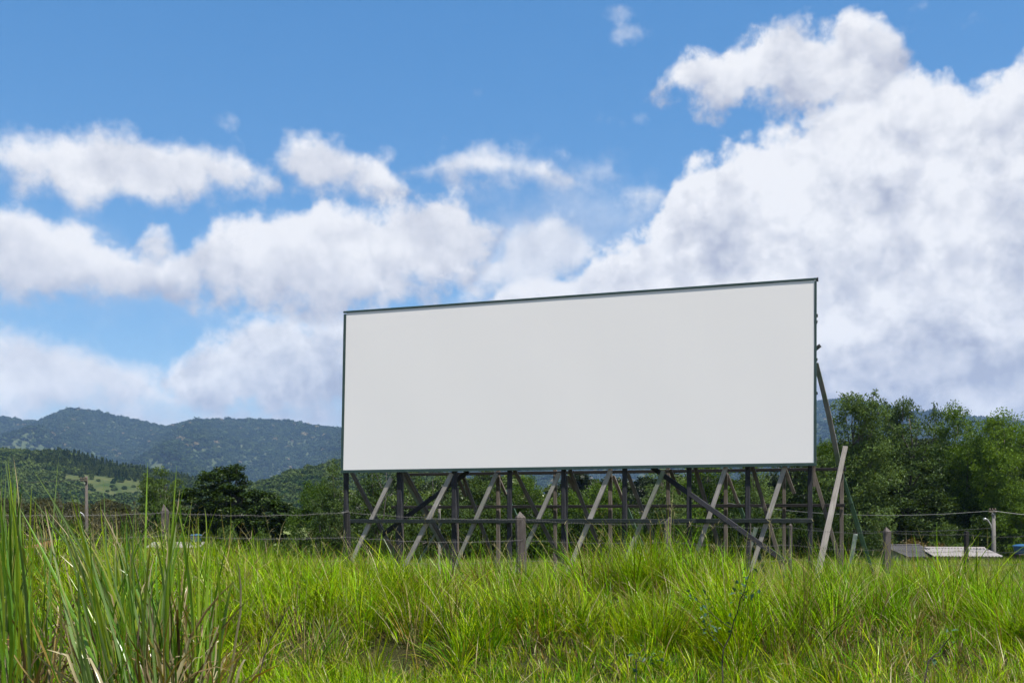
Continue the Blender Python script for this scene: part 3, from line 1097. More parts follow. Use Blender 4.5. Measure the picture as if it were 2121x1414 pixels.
def fence_post(px, top, D, wpx, style, mat, seed):
    rg = np.random.default_rng(seed)
    p = at(px, top, D)
    g = float(gz(p.x, p.y)) - 0.3
    h = p.z - g
    w = wpx / F * D / (1.0 if style == 'round' else 1.16)
    sides = 10
    lv = np.array([0, 0.25, 0.5, 0.7, 0.85, 0.95])
    path, vs, qs = [], [], []
    for i, s in enumerate(lv):
        for k in range(sides):
            th = 2 * math.pi * k / sides + 0.3
            sq = 1.0 if style == 'round' else min(1 / max(abs(math.cos(th)), abs(math.sin(th))), 1.22)
            r = w / 2 * sq * (1 + rg.uniform(-0.07, 0.07)) * (1.0 if s > 0.3 else 1.05)
            zt = h * s
            if i == len(lv) - 1:      # hewn top: a slanting or pointed cut
                if style == 'point':
                    zt = h - 0.05
                elif style == 'slant':
                    zt = h - 0.02 - 0.08 * (0.5 - 0.5 * math.cos(th))
                else:
                    zt = h - 0.015
            vs.append((math.cos(th) * r + 0.01 * math.sin(5 * s + seed), math.sin(th) * r, zt))
    nl = len(lv)
    for i in range(nl - 1):
        for k in range(sides):
            k2 = (k + 1) % sides
            qs.append((i * sides + k, i * sides + k2, (i + 1) * sides + k2, (i + 1) * sides + k))
    c = len(vs)
    apex = {'point': (-0.1 * w, 0, h + 0.02), 'slant': (0.15 * w, 0, h - 0.01), 'round': (0, 0, h + 0.012), 'flat': (0, 0, h - 0.01)}[style]
    vs.append(apex)
    for k in range(0, sides, 2):
        qs.append(((nl - 1) * sides + k, (nl - 1) * sides + (k + 1) % sides, (nl - 1) * sides + (k + 2) % sides, c))
    me = quads_mesh('post', np.array(vs), np.array(qs), MAT[mat])
    return mesh_obj('post', me, fence, Vector((p.x, p.y, g)) - fb), p


FD = [9.5 * (1 + 0.1165 * i) for i in range(-1, 9)]
posts_spec = [(-150, 1040, FD[0], 18, 'slant', 'fence_wood'), (340, 1047, FD[1], 17, 'point', 'fence_wood'), (718.5, 1057, FD[2], 12.5, 'round', 'fence_dark'), (1079, 1062, FD[3], 25, 'point', 'fence_wood'),
              (1384, 1068, FD[4], 17, 'slant', 'fence_wood'), (1638, 1085, FD[5], 8, 'round', 'fence_wood'), (1837, 1093, FD[6], 18, 'point', 'fence_wood'),
              (2000.5, 1098, FD[7], 10, 'flat', 'fence_dark'), (2140, 1104, FD[8], 14, 'slant', 'fence_wood')]
plabel = {340: 'pale split post half hidden by tall reedy grass', 718.5: 'charred black post with rounded top', 1079: 'thick weathered post with pointed top', 1384: 'squared grey post with sunlit slanting top',
          2000.5: 'thin blackened post'}
ptops = []
for i, (px, top, D, w, st, m) in enumerate(posts_spec):
    o, p = fence_post(px, top, D, w, st, m, 40 + i)
    if px in plabel:
        o['label'] = plabel[px]
    ptops.append(p)
for wi, ys in enumerate(([1060, 1061.5, 1060.5, 1075, 1083, 1092, 1102, 1106, 1108], [1106, 1109, 1112, 1118, 1122, 1128, 1138, 1140, 1140], [1154, 1157, 1160, 1160, 1160, 1158, 1166, 1168, 1165])):
    pts = []
    for k in range(len(posts_spec) - 1):
        px0, _, D0, w0 = posts_spec[k][:4]
        px1, _, D1, w1 = posts_spec[k + 1][:4]
        p0 = at(px0, ys[k], D0 - 0.5 * w0 / F * D0 - 0.004)
        p1 = at(px1, ys[k + 1], D1 - 0.5 * w1 / F * D1 - 0.004)
        for s in np.linspace(0, 1, 16, endpoint=False):
            p = p0.lerp(p1, s)
            p.z -= 0.03 * 4 * s * (1 - s) * (1 + 0.3 * math.sin(k * 3 + wi))
            p.z += 0.004 * math.sin(31 * s + k)
            pts.append(tuple(p - fb))
    v, q = tube(pts, [0.0014] * len(pts), 4, False)
    w_ = mesh_obj('wire', quads_mesh('wire', v, q, MAT['wire']), fence)
    prt = []
    P = np.array(pts)
    for k in range(0, len(P) - 1):
        for f_ in (0.2, 0.5, 0.8):
            c = P[k] * (1 - f_) + P[k + 1] * f_
            for sgn in (-1, 1):
                prt.append(tube([c + np.array([-0.008, 0.004 * sgn, -0.016 * sgn]), c + np.array([0.006, -0.004 * sgn, 0.018 * sgn])], [0.0016, 0.0008], 3, False))
    v, q = merge(prt)
    bb = mesh_obj('barbs', quads_mesh('barbs', v, q, MAT['wire']), w_)
    bb['kind'] = 'stuff'

# ------------------------------------------------------------------ poles, houses, tanks
MAT['concrete'] = plain('pole_concrete', (0.14, 0.13, 0.122), 0.2, 6, 0.9)
MAT['pole_wood'] = wood('pole_timber', (0.05, 0.042, 0.037), (0.13, 0.112, 0.10))
MAT['steel'] = plain('galvanised_steel', (0.35, 0.355, 0.365), 0.1, 6, 0.35, 0.5, 0.3)
MAT['cable'] = plain('black_cable', (0.03, 0.03, 0.03), 0.1, 3, 0.6)
MAT['cable_pale'] = plain('aluminium_cable', (0.2, 0.2, 0.19), 0.1, 3, 0.5)
MAT['insulator'] = plain('brown_porcelain', (0.06, 0.03, 0.02), 0.1, 3, 0.3, 0.5)
MAT['roof_pale'] = plain('pale_fibre_cement', (0.26, 0.237, 0.228), 0.15, 1.2, 0.85)
MAT['roof_grey'] = plain('grey_fibre_cement', (0.055, 0.053, 0.055), 0.25, 1.2, 0.9)
MAT['roof_red'] = plain('red_clay_tile', (0.17, 0.06, 0.045), 0.3, 2.0, 0.9)
MAT['plaster'] = plain('bare_plaster', (0.20, 0.19, 0.185), 0.2, 1.0, 0.9)
MAT['plaster_white'] = plain('white_plaster', (0.55, 0.54, 0.52), 0.12, 1.0, 0.85)
MAT['tank_blue'] = plain('blue_plastic_tank', (0.02, 0.075, 0.17), 0.12, 3, 0.35, 0.5)
MAT['dark_glass'] = plain('dark_window', (0.02, 0.022, 0.025), 0.1, 3, 0.15, 0.5)
MAT['door'] = wood('door_timber', (0.07, 0.05, 0.04), (0.14, 0.10, 0.08))
MAT['rock'] = plain('brown_rock', (0.17, 0.13, 0.09), 0.35, 2.5, 0.95)


def utility_pole(px, top, D, label, mat, lamp_py, lamp_px, cross_py=None, cross_px=None, sides=8, r=0.13):
    x = (px - CX) / F * D
    g = float(gz(x, D)) - 0.2
    h = EYE + (HY - top) / F * D - g
    root = empty('utility_pole', (x, D, g))
    tag(root, label, 'pole')
    v, q = tube([(0, 0, 0), (0.01, 0, h * 0.5), (0, 0, h)], [r, r * 0.85, r * 0.66], sides)
    mesh_obj('pole', quads_mesh('pole', v, q, MAT[mat], True), root)
    z = EYE + (HY - lamp_py) / F * D - g
    dx = (lamp_px - px) / F * D
    s = -1 if dx < 0 else 1
    path = [(s * 0.08, 0, z - 0.9 * abs(dx) * 1.4), (dx * 0.35, -0.03, z - 0.62 * abs(dx)), (dx * 0.7, -0.05, z - 0.1 * abs(dx)), (dx * 0.85, -0.06, z), (dx, -0.06, z + 0.01)]
    v, q = tube(path, [0.032] * 5, 6)
    arm = mesh_obj('lamp_arm', quads_mesh('lamp_arm', v, q, MAT['steel'], True), root)
    v, q = tube([(dx * 0.86, -0.06, z), (dx * 1.0, -0.06, z + 0.01), (dx * 1.22, -0.06, z - 0.01)], [0.04, 0.075, 0.045], 8)
    mesh_obj('lamp_head', quads_mesh('lamp_head', v, q, MAT['steel'], True), arm)
    if cross_py:
        zc = EYE + (HY - cross_py) / F * D - g
        xc = (cross_px - px) / F * D
        x0, x1 = min(xc, 0.12), max(xc, 0.12)
        v, q = box((x0, -0.17, zc - 0.05), (x1, -0.10, zc + 0.05))
        ca = mesh_obj('crossarm', quads_mesh('crossarm', v, q, MAT['wood_brown']), root)
        for k in range(3):
            xx = x0 + 0.06 + (x1 - x0 - 0.15) * k / 2
            v, q = tube([(xx, -0.13, zc + 0.05), (xx, -0.13, zc + 0.1), (xx, -0.13, zc + 0.17)], [0.025, 0.055, 0.03], 6)
            mesh_obj('insulator', quads_mesh('insulator', v, q, MAT['insulator'], True), ca)
        v, q = tube([(xc * 0.45, -0.13, zc - 0.05), (-0.02, -0.12, zc - 0.05 - abs(xc) * 0.5)], [0.018, 0.018], 4)
        mesh_obj('brace_strap', quads_mesh('brace_strap', v, q, MAT['steel']), root)
    return root


utility_pole(179, 986, 62, 'weathered wooden utility pole with one-sided crossarm and small street lamp by the scrub', 'pole_wood', 1062, 168, 994, 168)
utility_pole(2058, 1057, 58, 'short grey concrete street lamp post rising behind the pale roof', 'concrete', 1074.5, 2040, 1058.5, 2046, r=0.15)


def cable(name, p0, p1, sag, r, mat, label):
    p0, p1 = Vector(p0), Vector(p1)
    pts = []
    for s in np.linspace(0, 1, 24):
        p = p0.lerp(p1, s)
        p.z -= sag * 4 * s * (1 - s)
        pts.append(tuple(p - p0))
    v, q = tube(pts, [r] * 24, 5, False)
    o = mesh_obj(name, quads_mesh(name, v, q, MAT[mat]), None, p0)
    tag(o, label, 'cable')


cable('overhead_cable', at(2054, 1057, 57.84), at(1500, 1040, 62), 0.5, 0.011, 'cable_pale', 'thin pale overhead cable running left from the concrete lamp post')
cable('overhead_cable', at(2056, 1057, 57.84), at(2400, 1064, 56), 0.3, 0.011, 'cable_pale', 'thin pale overhead cable running right from the concrete lamp post')
cable('overhead_cable', at(2054, 1093, 57.84), at(1600, 1086, 61), 0.3, 0.016, 'cable', 'thin dark cable strung low along the tree trunks')
cable('overhead_cable', at(173, 992, 61.8), at(-260, 985, 55), 0.3, 0.016, 'cable', 'dark cable running left from the wooden utility pole crossarm')


def corrugated(x0, x1, z_e, y_e, z_r, y_r, thick=0.03, per=0.177):
    """a roof slope of corrugated sheet between eave and ridge"""
    n = int((x1 - x0) / per) * 4
    xs = np.linspace(x0, x1, n + 1)
    wave = 0.025 * np.cos((xs - x0) / per * 2 * math.pi)
    vs, qs = [], []
    for dz in (0, -thick):
        for (yy, zz) in ((y_e, z_e), (y_r, z_r)):
            for k in range(n + 1):
                vs.append((xs[k], yy, zz + wave[k] + dz))
    m = n + 1
    for k in range(n):
        qs.append((k, k + 1, m + k + 1, m + k))
        qs.append((2 * m + k, 3 * m + k, 3 * m + k + 1, 2 * m + k + 1))
        qs.append((k, 2 * m + k, 2 * m + k + 1, k + 1))
        qs.append((m + k, m + k + 1, 3 * m + k + 1, 3 * m + k))
    return np.array(vs), np.array(qs)


def house(name, px0, px1, ridge, eave, D, depth, label, roof, wall, rz=0.0, roofcat='house'):
    xc = ((px0 + px1) / 2 - CX) / F * D
    wdt = (px1 - px0) / F * D
    g = float(gz(xc, D)) - 0.1
    zr = EYE + (HY - ridge) / F * (D + depth / 2) - g
    ze = EYE + (HY - eave) / F * D - g
    root = empty(name, (xc, D + depth / 2, g), rz=rz)
    tag(root, label, 'house')
    hw, hd = wdt / 2 - 0.25, depth / 2 - 0.3
    w0 = ze - 0.06
    pent = [(-hd, 0), (hd, 0), (hd, w0), (0, zr - 0.10), (-hd, w0)]
    vs = [(sx * hw, y, z) for sx in (-1, 1) for y, z in pent]
    qs = [(0, 1, 2, 4), (2, 3, 4, 4), (5, 9, 7, 6), (7, 9, 8, 8), (0, 4, 9, 5), (1, 6, 7, 2)]
    me = bpy.data.meshes.new('wall')
    me.from_pydata(vs, [], [tuple(dict.fromkeys(q)) for q in qs])
    me.materials.append(MAT[wall])
    mesh_obj('wall', me, root)
    rf = empty('roof', (0, 0, 0), root)
    for sg in (-1, 1):
        v, q = corrugated(-wdt / 2, wdt / 2, ze, sg * depth / 2, zr, sg * 0.02)
        mesh_obj('roof_slope', quads_mesh('roof_slope', v, q, MAT[roof], False), rf)
    v, q = tube([(-wdt / 2, 0, zr + 0.02), (wdt / 2, 0, zr + 0.02)], [0.07, 0.07], 6)
    mesh_obj('ridge_cap', quads_mesh('ridge_cap', v, q, MAT[roof]), rf)
    for xx in (-hw * 0.5, hw * 0.5):
        v, q = box((xx - 0.4, -hd - 0.03, 1.0), (xx + 0.4, -hd + 0.02, min(1.9, w0 - 0.1)))
        mesh_obj('window', quads_mesh('window', v, q, MAT['dark_glass']), root)
    v, q = box((-0.4, -hd - 0.04, 0.05), (0.4, -hd + 0.02, min(2.0, w0 - 0.1)))
    mesh_obj('door', quads_mesh('door', v, q, MAT['door']), root)
    return root


house('house', 1955, 2092, 1134.5, 1151, 56, 6.5, 'low house with a long pale corrugated roof below the trees', 'roof_pale', 'plaster', rz=R(-9))
house('house', 1852, 1948, 1129, 1152, 57, 5.0, 'low house with dull grey corrugated roof beside rusty scrub', 'roof_grey', 'plaster', rz=R(14))
house('house', 283, 392, 1124, 1133, 64, 6.0, 'low house with flat white roof edge behind the tall reedy grass', 'roof_pale', 'plaster_white', rz=R(12))
house('house', 62, 124, 1119, 1133, 62, 5.5, 'small house with red roof among scrub behind the reedy grass', 'roof_red', 'plaster', rz=R(-10))


def water_tank(px, top, wpx, hpx, D, label, stand=True):
    x = (px - CX) / F * D
    z1 = EYE + (HY - top) / F * D
    h = hpx / F * D
    r = wpx / F * D / 2
    g = float(gz(x, D)) - 0.05
    root = empty('water_tank', (x, D, g))
    tag(root, label, 'water tank')
    zb = z1 - h - g
    v, q = tube([(0, 0, zb), (0, 0, zb + h * 0.4), (0, 0, zb + h * 0.72), (0, 0, zb + h * 0.75), (0, 0, zb + h * 0.8)], [r * 0.78, r * 0.88, r * 0.96, r, r], 20)
    mesh_obj('tank_body', quads_mesh('tank_body', v, q, MAT['tank_blue'], False), root)
    v, q = tube([(0, 0, zb + h * 0.8), (0, 0, zb + h * 0.93), (0, 0, zb + h)], [r * 1.04, r * 0.8, r * 0.25], 20)
    mesh_obj('lid', quads_mesh('lid', v, q, MAT['tank_blue'], False), root)
    for sx in (-1, 1):
        for sy in (-1, 1):
            v, q = box((sx * r * 0.55 - 0.05, sy * r * 0.55 - 0.05, 0), (sx * r * 0.55 + 0.05, sy * r * 0.55 + 0.05, zb - 0.06))
            mesh_obj('stand_leg', quads_mesh('stand_leg', v, q, MAT['pole_wood']), root)
    v, q = box((-r * 0.8, -r * 0.8, zb - 0.06), (r * 0.8, r * 0.8, zb))
    mesh_obj('platform', quads_mesh('platform', v, q, MAT['pole_wood']), root)


water_tank(406, 1105, 25, 16, 66, 'round blue water tank in front of the dark spreading tree')
water_tank(2118, 1126, 38, 20, 60, 'round blue water tank at the far right above the pale roof')
water_tank(1934, 1136, 15, 12, 66, 'small blue water tank behind the dull grey roof')

# a bald mound of earth in the meadow
bmv = []
rg = np.random.default_rng(9)
nn, mm = 20, 9
for j in range(mm):
    ph = (j / (mm - 1)) * math.pi / 2
    for i in range(nn):
        th = 2 * math.pi * i / nn
        k = 1 + 0.16 * math.sin(3 * th + j) + rg.uniform(-0.05, 0.05)
        bmv.append((0.42 * math.cos(ph) * math.cos(th) * k, 0.35 * math.cos(ph) * math.sin(th) * k, 0.42 * math.sin(ph) * (1 + rg.uniform(-0.05, 0.05)) - 0.05))
qs = [(j * nn + i, j * nn + (i + 1) % nn, (j + 1) * nn + (i + 1) % nn, (j + 1) * nn + i) for j in range(mm - 1) for i in range(nn)]
p = at(437, 1140, 42)
rk = mesh_obj('rock', quads_mesh('rock', np.array(bmv), np.array(qs), MAT['rock'], True), None, (p.x, p.y, float(gz(p.x, p.y)) + 0.02))
tag(rk, 'small rounded brown boulder in the meadow below the dark tree', 'rock')

# ------------------------------------------------------------------ trees
T = {}
T['airy'] = (make_tree_meshes('airy', 21, 12, [(0, 0, 9.4, 1.3, 1.3, 2.3), (0.8, 0.2, 7, 1.8, 1.6, 2.0), (-0.8, -0.3, 6, 1.7, 1.6, 2.0), (0.1, 0, 4, 2.0, 2.0, 1.6), (0.9, -0.5, 10.4, 0.7, 0.7, 1.0)], 240, 0.66, 105, 0.20,
                              MAT['leaf_euc'], 0.13, 0.92, 0.0, 0.8, 0.7, 0.1, 34, 2.8, 40), 12.0, 4.6)
T['cone'] = (make_tree_meshes('cone', 22, 12, [(0, 0, 9.6, 1.1, 1.1, 1.9), (0, 0, 7.2, 2.0, 2.0, 2.1), (0.2, 0, 4.8, 2.7, 2.7, 2.2), (-0.2, 0, 2.8, 2.9, 2.9, 1.5)], 360, 0.62, 95, 0.19,
                              MAT['leaf_euc'], 0.15, 0.96, 0.0, 0.6, 0.6, 0.25, 40, 2.6, 26), 12.0, 5.8)
T['lobed'] = (make_tree_meshes('lobed', 23, 12, [(0.2, 0, 10.0, 1.5, 1.5, 1.5), (-1.3, 0.4, 8, 1.6, 1.6, 1.6), (1.5, -0.2, 7.4, 1.7, 1.7, 1.6), (-0.4, -0.8, 5.4, 2.2, 2.1, 1.6), (1.0, 0.6, 3.6, 2.0, 2.0, 1.3), (-1.5, 0, 3.4, 1.6, 1.6, 1.2)],
                               280, 0.68, 105, 0.20, MAT['leaf_fresh'], 0.13, 0.85, 0.0, 0.5, 0.6, 0.3, 30, 2.4, 22), 12.0, 5.8)
T['fresh'] = (make_tree_meshes('fresh', 24, 9, [(0, 0, 6.6, 2.0, 2.0, 1.9), (1.4, 0.2, 5, 1.8, 1.8, 1.5), (-1.5, 0, 4.6, 1.8, 1.8, 1.5), (0.1, -0.9, 3.2, 2.2, 2.2, 1.3)], 240, 0.64, 100, 0.19,
                               MAT['leaf_fresh'], 0.12, 0.8, 0.0, 0.3, 0.6, 0.4, 26, 2.2, 14, 2), 9.0, 6.4)
T['scruffy'] = (make_tree_meshes('scruffy', 25, 9, [(0, 0, 7.3, 0.9, 0.9, 1.3), (0.5, 0.1, 5.4, 1.5, 1.4, 1.3), (-0.7, 0, 4.0, 1.6, 1.5, 1.2), (0.4, 0, 2.6, 1.7, 1.7, 1.0)], 150, 0.58, 75, 0.19,
                                 MAT['leaf_euc'], 0.10, 0.9, 0.02, 0.3, 0.6, 0.2, 28, 2.4, 24, 2), 9.0, 3.9)
# the dark spreading tree: layered shelves of leaf
T['spread'] = (make_tree_meshes('spread', 26, 9, [(-0.7, 0, 7.5, 2.3, 2.2, 1.1), (-1.0, 0.2, 6.2, 3.1, 2.9, 1.1), (2.3, 0.1, 5.2, 2.0, 2.0, 1.6), (-2.1, -0.2, 4.4, 2.1, 2.1, 1.7), (0.9, 0.4, 3.8, 3.2, 2.6, 1.6), (-0.4, -1.2, 4.9, 2.4, 1.5, 1.1), (-0.5, 0.5, 2.5, 3.2, 2.6, 1.3), (0.6, 0, 1.6, 3.4, 2.8, 1.1)],
                                640, 0.58, 120, 0.23, MAT['leaf_dark'], 0.34, 0.7, 0.0, 0.0, 0.42, 1.1, 40, 1.9, 0), 9.0, 8.2)
T['round'] = (make_tree_meshes('round', 27, 8, [(0, 0, 5.8, 2.4, 2.2, 1.9), (1.6, 0.2, 4.2, 1.8, 1.8, 1.3), (-1.7, -0.2, 4.4, 1.8, 1.8, 1.4), (0, 0, 2.9, 2.6, 2.4, 1.2)], 280, 0.55, 100, 0.19,
                               MAT['leaf_shrub'], 0.2, 0.75, 0.0, 0.1, 0.5, 0.6, 30, 2.0, 8, 2), 8.0, 6.6)

TREES = [  # kind, px, D, top, width, label
    ('airy', 1768, 68, 796, 165, 'tallest tree, with airy feathery crown, just right of the billboard'),
    ('cone', 1886, 73, 852, 235, 'broad conical grey green tree with a straight dark trunk'),
    ('airy', 1868, 80, 808, 130, 'tree with thin arching top twigs behind the conical tree'),
    ('scruffy', 1935, 88, 822, 95, 'slender tree with sparse twiggy top between the conical tree and its right neighbour'),
    ('lobed', 1985, 79, 824, 140, 'tree with rounded dark top standing against the hazy ridge'),
    ('lobed', 2004, 72, 885, 135, 'yellowish green bushy tree behind the short lamp post'),
    ('lobed', 2082, 70, 838, 165, 'tall fresh green tree near the right picture edge'),
    ('cone', 2150, 70, 900, 170, 'green tree cut off by the right picture edge'),
    ('fresh', 1712, 72, 892, 105, 'yellow green tree half hidden by the right edge of the billboard'),
    ('cone', 1805, 86, 848, 130, 'darker tree filling the gap behind the tallest airy tree'),
    ('airy', 2060, 84, 855, 120, 'grey green tree behind the tall fresh green one'),
    ('fresh', 2105, 68, 985, 140, 'low yellowish tree beside the blue tank at the right edge'),
    ('airy', 1640, 74, 905, 150, 'tree behind the billboard legs, next to its rightmost leg'),
    ('cone', 1560, 66, 930, 150, 'tree behind the second billboard leg from the right'),
    ('lobed', 1465, 72, 930, 160, 'tree behind the billboard, between its sixth and seventh legs, with fresh green leaves'),
    ('cone', 1372, 68, 950, 150, 'grey green tree behind the long lit diagonal plank under the billboard'),
    ('fresh', 1262, 70, 985, 140, 'low tree under the billboard with blue ridge showing above it, beside the sixth leg'),
    ('fresh', 1185, 66, 1000, 130, 'low tree behind the fifth billboard leg, right of the mountain gap'),
    ('lobed', 1085, 60, 975, 120, 'bright leafy tree behind the thick pointed fence post'),
    ('round', 1010, 66, 965, 130, 'round green tree behind the billboard between its third and fourth legs'),
    ('scruffy', 925, 62, 965, 100, 'scruffy tree behind the third billboard leg'),
    ('scruffy', 850, 58, 950, 115, 'scruffy tree behind the second billboard leg'),
    ('scruffy', 772, 56, 940, 110, 'thin branchy tree between the first two billboard legs'),
    ('scruffy', 690, 58, 944, 80, 'slim tree with a tall tufted top at the left edge of the billboard'),
    ('fresh', 650, 64, 982, 110, 'bushy olive tree left of the slim tufted tree'),
    ('spread', 486, 74, 953, 236, 'dark spreading tree with layered crown in the meadow'),
    ('round', 335, 84, 964, 130, 'open crowned tree just left of the dark spreading tree'),
]
for kind, px, D, top, wd, label in TREES:
    ms, H0, W0 = T[kind]
    plant_at('spreading_tree' if kind == 'spread' else 'tree', ms, H0, W0, px, D, top, wd, label, 'tree',
             'trees beyond the meadow' if kind != 'spread' else None, rz=0.0 if kind == 'spread' else None)


def bush_meshes(name, seed, mat, leaf, dens=1.0):
    return make_tree_meshes(name, seed, 3, [(0, 0, 1.7, 1.3, 1.2, 1.1), (0.9, 0.1, 1.1, 1.0, 1.0, 0.9), (-0.9, 0, 1.0, 1.0, 1.0, 0.9)], int(130 * dens), 0.38, 90, leaf * 1.2, mat, 0.06, 0.6, 0.0, 0.1, 0.6, 0.4, 22, 2.0, 12, 3)


BU = {'dark': bush_meshes('dark_bush', 31, MAT['leaf_dark'], 0.12), 'green': bush_meshes('green_bush', 32, MAT['leaf_shrub'], 0.12),
      'fresh': bush_meshes('fresh_bush', 33, MAT['leaf_fresh'], 0.14), 'dry': bush_meshes('dry_bush', 34, MAT['leaf_dry'], 0.09, 1.1),
      'rust': bush_meshes('rust_bush', 35, MAT['leaf_rust'], 0.09, 0.7)}
BUSHES = [  # most behind the billboard take dark leaves, shade put into their colour
    ('dry', 40, 66, 1040, 110, 'dull brown scrub bush furthest left behind the reedy grass'),
    ('dry', 125, 70, 1028, 110, 'dull brown scrub bush left of the wooden utility pole'),
    ('dry', 215, 66, 1040, 110, 'dull brown scrub bush right of the wooden utility pole'),
    ('dry', 285, 72, 1045, 100, 'dull brown scrub bush below the open crowned tree'),
    ('green', 258, 58, 1068, 60, 'bright green bush between the utility pole and the split fence post'),
    ('dark', 150, 60, 1068, 90, 'dark low bush at the foot of the wooden utility pole'),
    ('green', 345, 78, 1070, 80, 'green bush at the foot of the open crowned tree'),
    ('green', 470, 66, 1078, 100, 'bush with pale leaves at the foot of the dark spreading tree'),
    ('green', 545, 62, 1090, 90, 'leafy bush right of the blue tank below the dark spreading tree'),
    ('green', 600, 58, 1102, 80, 'low spreading bush in the meadow left of the black fence post'),
    ('dark', 690, 60, 1070, 100, 'dark bush at the foot of the slim tufted tree'),
    ('dry', 770, 56, 1085, 90, 'brownish bush behind the first billboard brace'),
    ('dark', 835, 56, 1075, 100, 'bush behind the second billboard leg, under the dark diagonal plank'),
    ('dark', 905, 58, 1050, 100, 'dark bush left of the third billboard leg'),
    ('dark', 985, 57, 1045, 100, 'bush behind the billboard right of its third leg'),
    ('dark', 1060, 56, 1050, 100, 'dark bush behind the fourth billboard leg'),
    ('fresh', 1130, 58, 1050, 100, 'fresh green bush right of the thick pointed fence post'),
    ('dark', 1205, 56, 1055, 100, 'dark bush right of the fifth billboard leg'),
    ('dark', 1285, 57, 1045, 110, 'bush behind the sixth billboard leg'),
    ('dark', 1365, 56, 1050, 100, 'dark bush behind the squared grey fence post'),
    ('fresh', 1440, 60, 1040, 100, 'yellow green bush behind the seventh billboard leg'),
    ('dark', 1500, 55, 1065, 90, 'very dark bush below the long lit diagonal plank'),
    ('dark', 1575, 57, 1045, 100, 'bush behind the eighth billboard leg'),
    ('dark', 1655, 57, 1060, 100, 'dark bush left of the rightmost billboard leg'),
    ('dark', 1735, 57, 1055, 90, 'dark bush behind the leaning pale post'),
    ('green', 1808, 54, 1088, 75, 'bright green low bush just right of the green rear prop'),
    ('rust', 1895, 68, 1106, 110, 'rusty orange scrub above the dull grey roof'),
    ('rust', 1945, 67, 1116, 70, 'rusty brown scrub between the two right hand roofs'),
    ('dark', 1880, 72, 1060, 120, 'dark bush at the foot of the conical tree'),
    ('green', 1960, 68, 1070, 120, 'green bush behind the thin black fence post'),
    ('dark', 2030, 68, 1058, 120, 'dark bush behind the concrete lamp post'),
    ('green', 2100, 68, 1052, 110, 'green bush between the lamp post and the right picture edge'),
]
for kind, px, D, top, wd, label in BUSHES:
    plant_at('bush', BU[kind], 3.0, 3.9, px, D, top, wd, label, 'bush', 'bushes along the meadow edge')

# ------------------------------------------------------------------ far woods (masses of trees nobody could count)
def canopy_clump(name, seed, mat, n=70, conifer=False, leaf=0.42):
    rg = np.random.default_rng(seed)
    d = rg.normal(size=(n, 3))
    d[:, 2] = np.abs(d[:, 2])
    d /= np.linalg.norm(d, axis=1)[:, None]
    if conifer:
        z = rg.uniform(0, 1, n)
        r = (1 - z) * 0.5 + 0.06
        th = rg.uniform(0, 6.28, n)
        c = np.stack([r * np.cos(th), r * np.sin(th), 2.6 * z], 1)
    else:
        c = d * np.array([1.0, 1.0, 0.9]) * rg.uniform(0.72, 1.05, n)[:, None]
        c[:, :2] += 0.18 * np.sin(5 * c[:, [1, 0]] + seed)
    v1, q1 = leaf_quads(c, leaf, rg, 0.6, 1.3)
    # shaded inner body
    nn, mm = 9, 5
    bv = []
    for j in range(mm):
        ph = -0.5 + (j / (mm - 1)) * (math.pi / 2 + 0.4)
        for i in range(nn):
            th = 2 * math.pi * i / nn
            k = rg.uniform(0.7, 0.92)
            if conifer:
                zz = j / (mm - 1)
                bv.append((0.42 * (1.02 - zz) * math.cos(th) * k, 0.42 * (1.02 - zz) * math.sin(th) * k, 2.5 * zz - 0.3))
            else:
                bv.append((math.cos(ph) * math.cos(th) * k, math.cos(ph) * math.sin(th) * k, 0.85 * math.sin(ph) * k))
    bq = [(j * nn + i, j * nn + (i + 1) % nn, (j + 1) * nn + (i + 1) % nn, (j + 1) * nn + i) for j in range(mm - 1) for i in range(nn)]
    v, q = merge([(v1, q1), (np.array(bv), np.array(bq))])
    return bpy.data.objects.new(name, quads_mesh(name, v, q, mat))


def scatter(name, pts, scale, coll):
    """instances of a clump collection on points; one object"""
    me = bpy.data.meshes.new(name)
    me.vertices.add(len(pts))
    me.vertices.foreach_set('co', np.asarray(pts, np.float32).ravel())
    a = me.attributes.new('size', 'FLOAT', 'POINT')
    a.data.foreach_set('value', np.asarray(scale, np.float32))
    o = mesh_obj(name, me)
    ng = bpy.data.node_groups.new(name, 'GeometryNodeTree')
    ng.interface.new_socket('Geometry', in_out='INPUT', socket_type='NodeSocketGeometry')
    ng.interface.new_socket('Geometry', in_out='OUTPUT', socket_type='NodeSocketGeometry')
    nd = ng.nodes
    gi, go = nd.new('NodeGroupInput'), nd.new('NodeGroupOutput')
    m2p = nd.new('GeometryNodeMeshToPoints')
    iop = nd.new('GeometryNodeInstanceOnPoints')
    ci = nd.new('GeometryNodeCollectionInfo')
    ci.inputs['Collection'].default_value = coll
    ci.inputs['Separate Children'].default_value = True
    ci.inputs['Reset Children'].default_value = True
    at_ = nd.new('GeometryNodeInputNamedAttribute')
    at_.data_type = 'FLOAT'
    at_.inputs['Name'].default_value = 'size'
    rv = nd.new('FunctionNodeRandomValue')
    rv.data_type = 'FLOAT_VECTOR'
    rv.inputs['Min'].default_value = (-0.12, -0.12, 0)
    rv.inputs['Max'].default_value = (0.12, 0.12, 6.283)
    L = ng.links
    L.new(gi.outputs[0], m2p.inputs['Mesh'])
    L.new(m2p.outputs[0], iop.inputs['Points'])
    L.new(ci.outputs[0], iop.inputs['Instance'])
    iop.inputs['Pick Instance'].default_value = True
    L.new(rv.outputs[0], iop.inputs['Rotation'])
    L.new(at_.outputs['Attribute'], iop.inputs['Scale'])
    L.new(iop.outputs[0], go.inputs[0])
    md = o.modifiers.new('scatter', 'NODES')
    md.node_group = ng
    return o


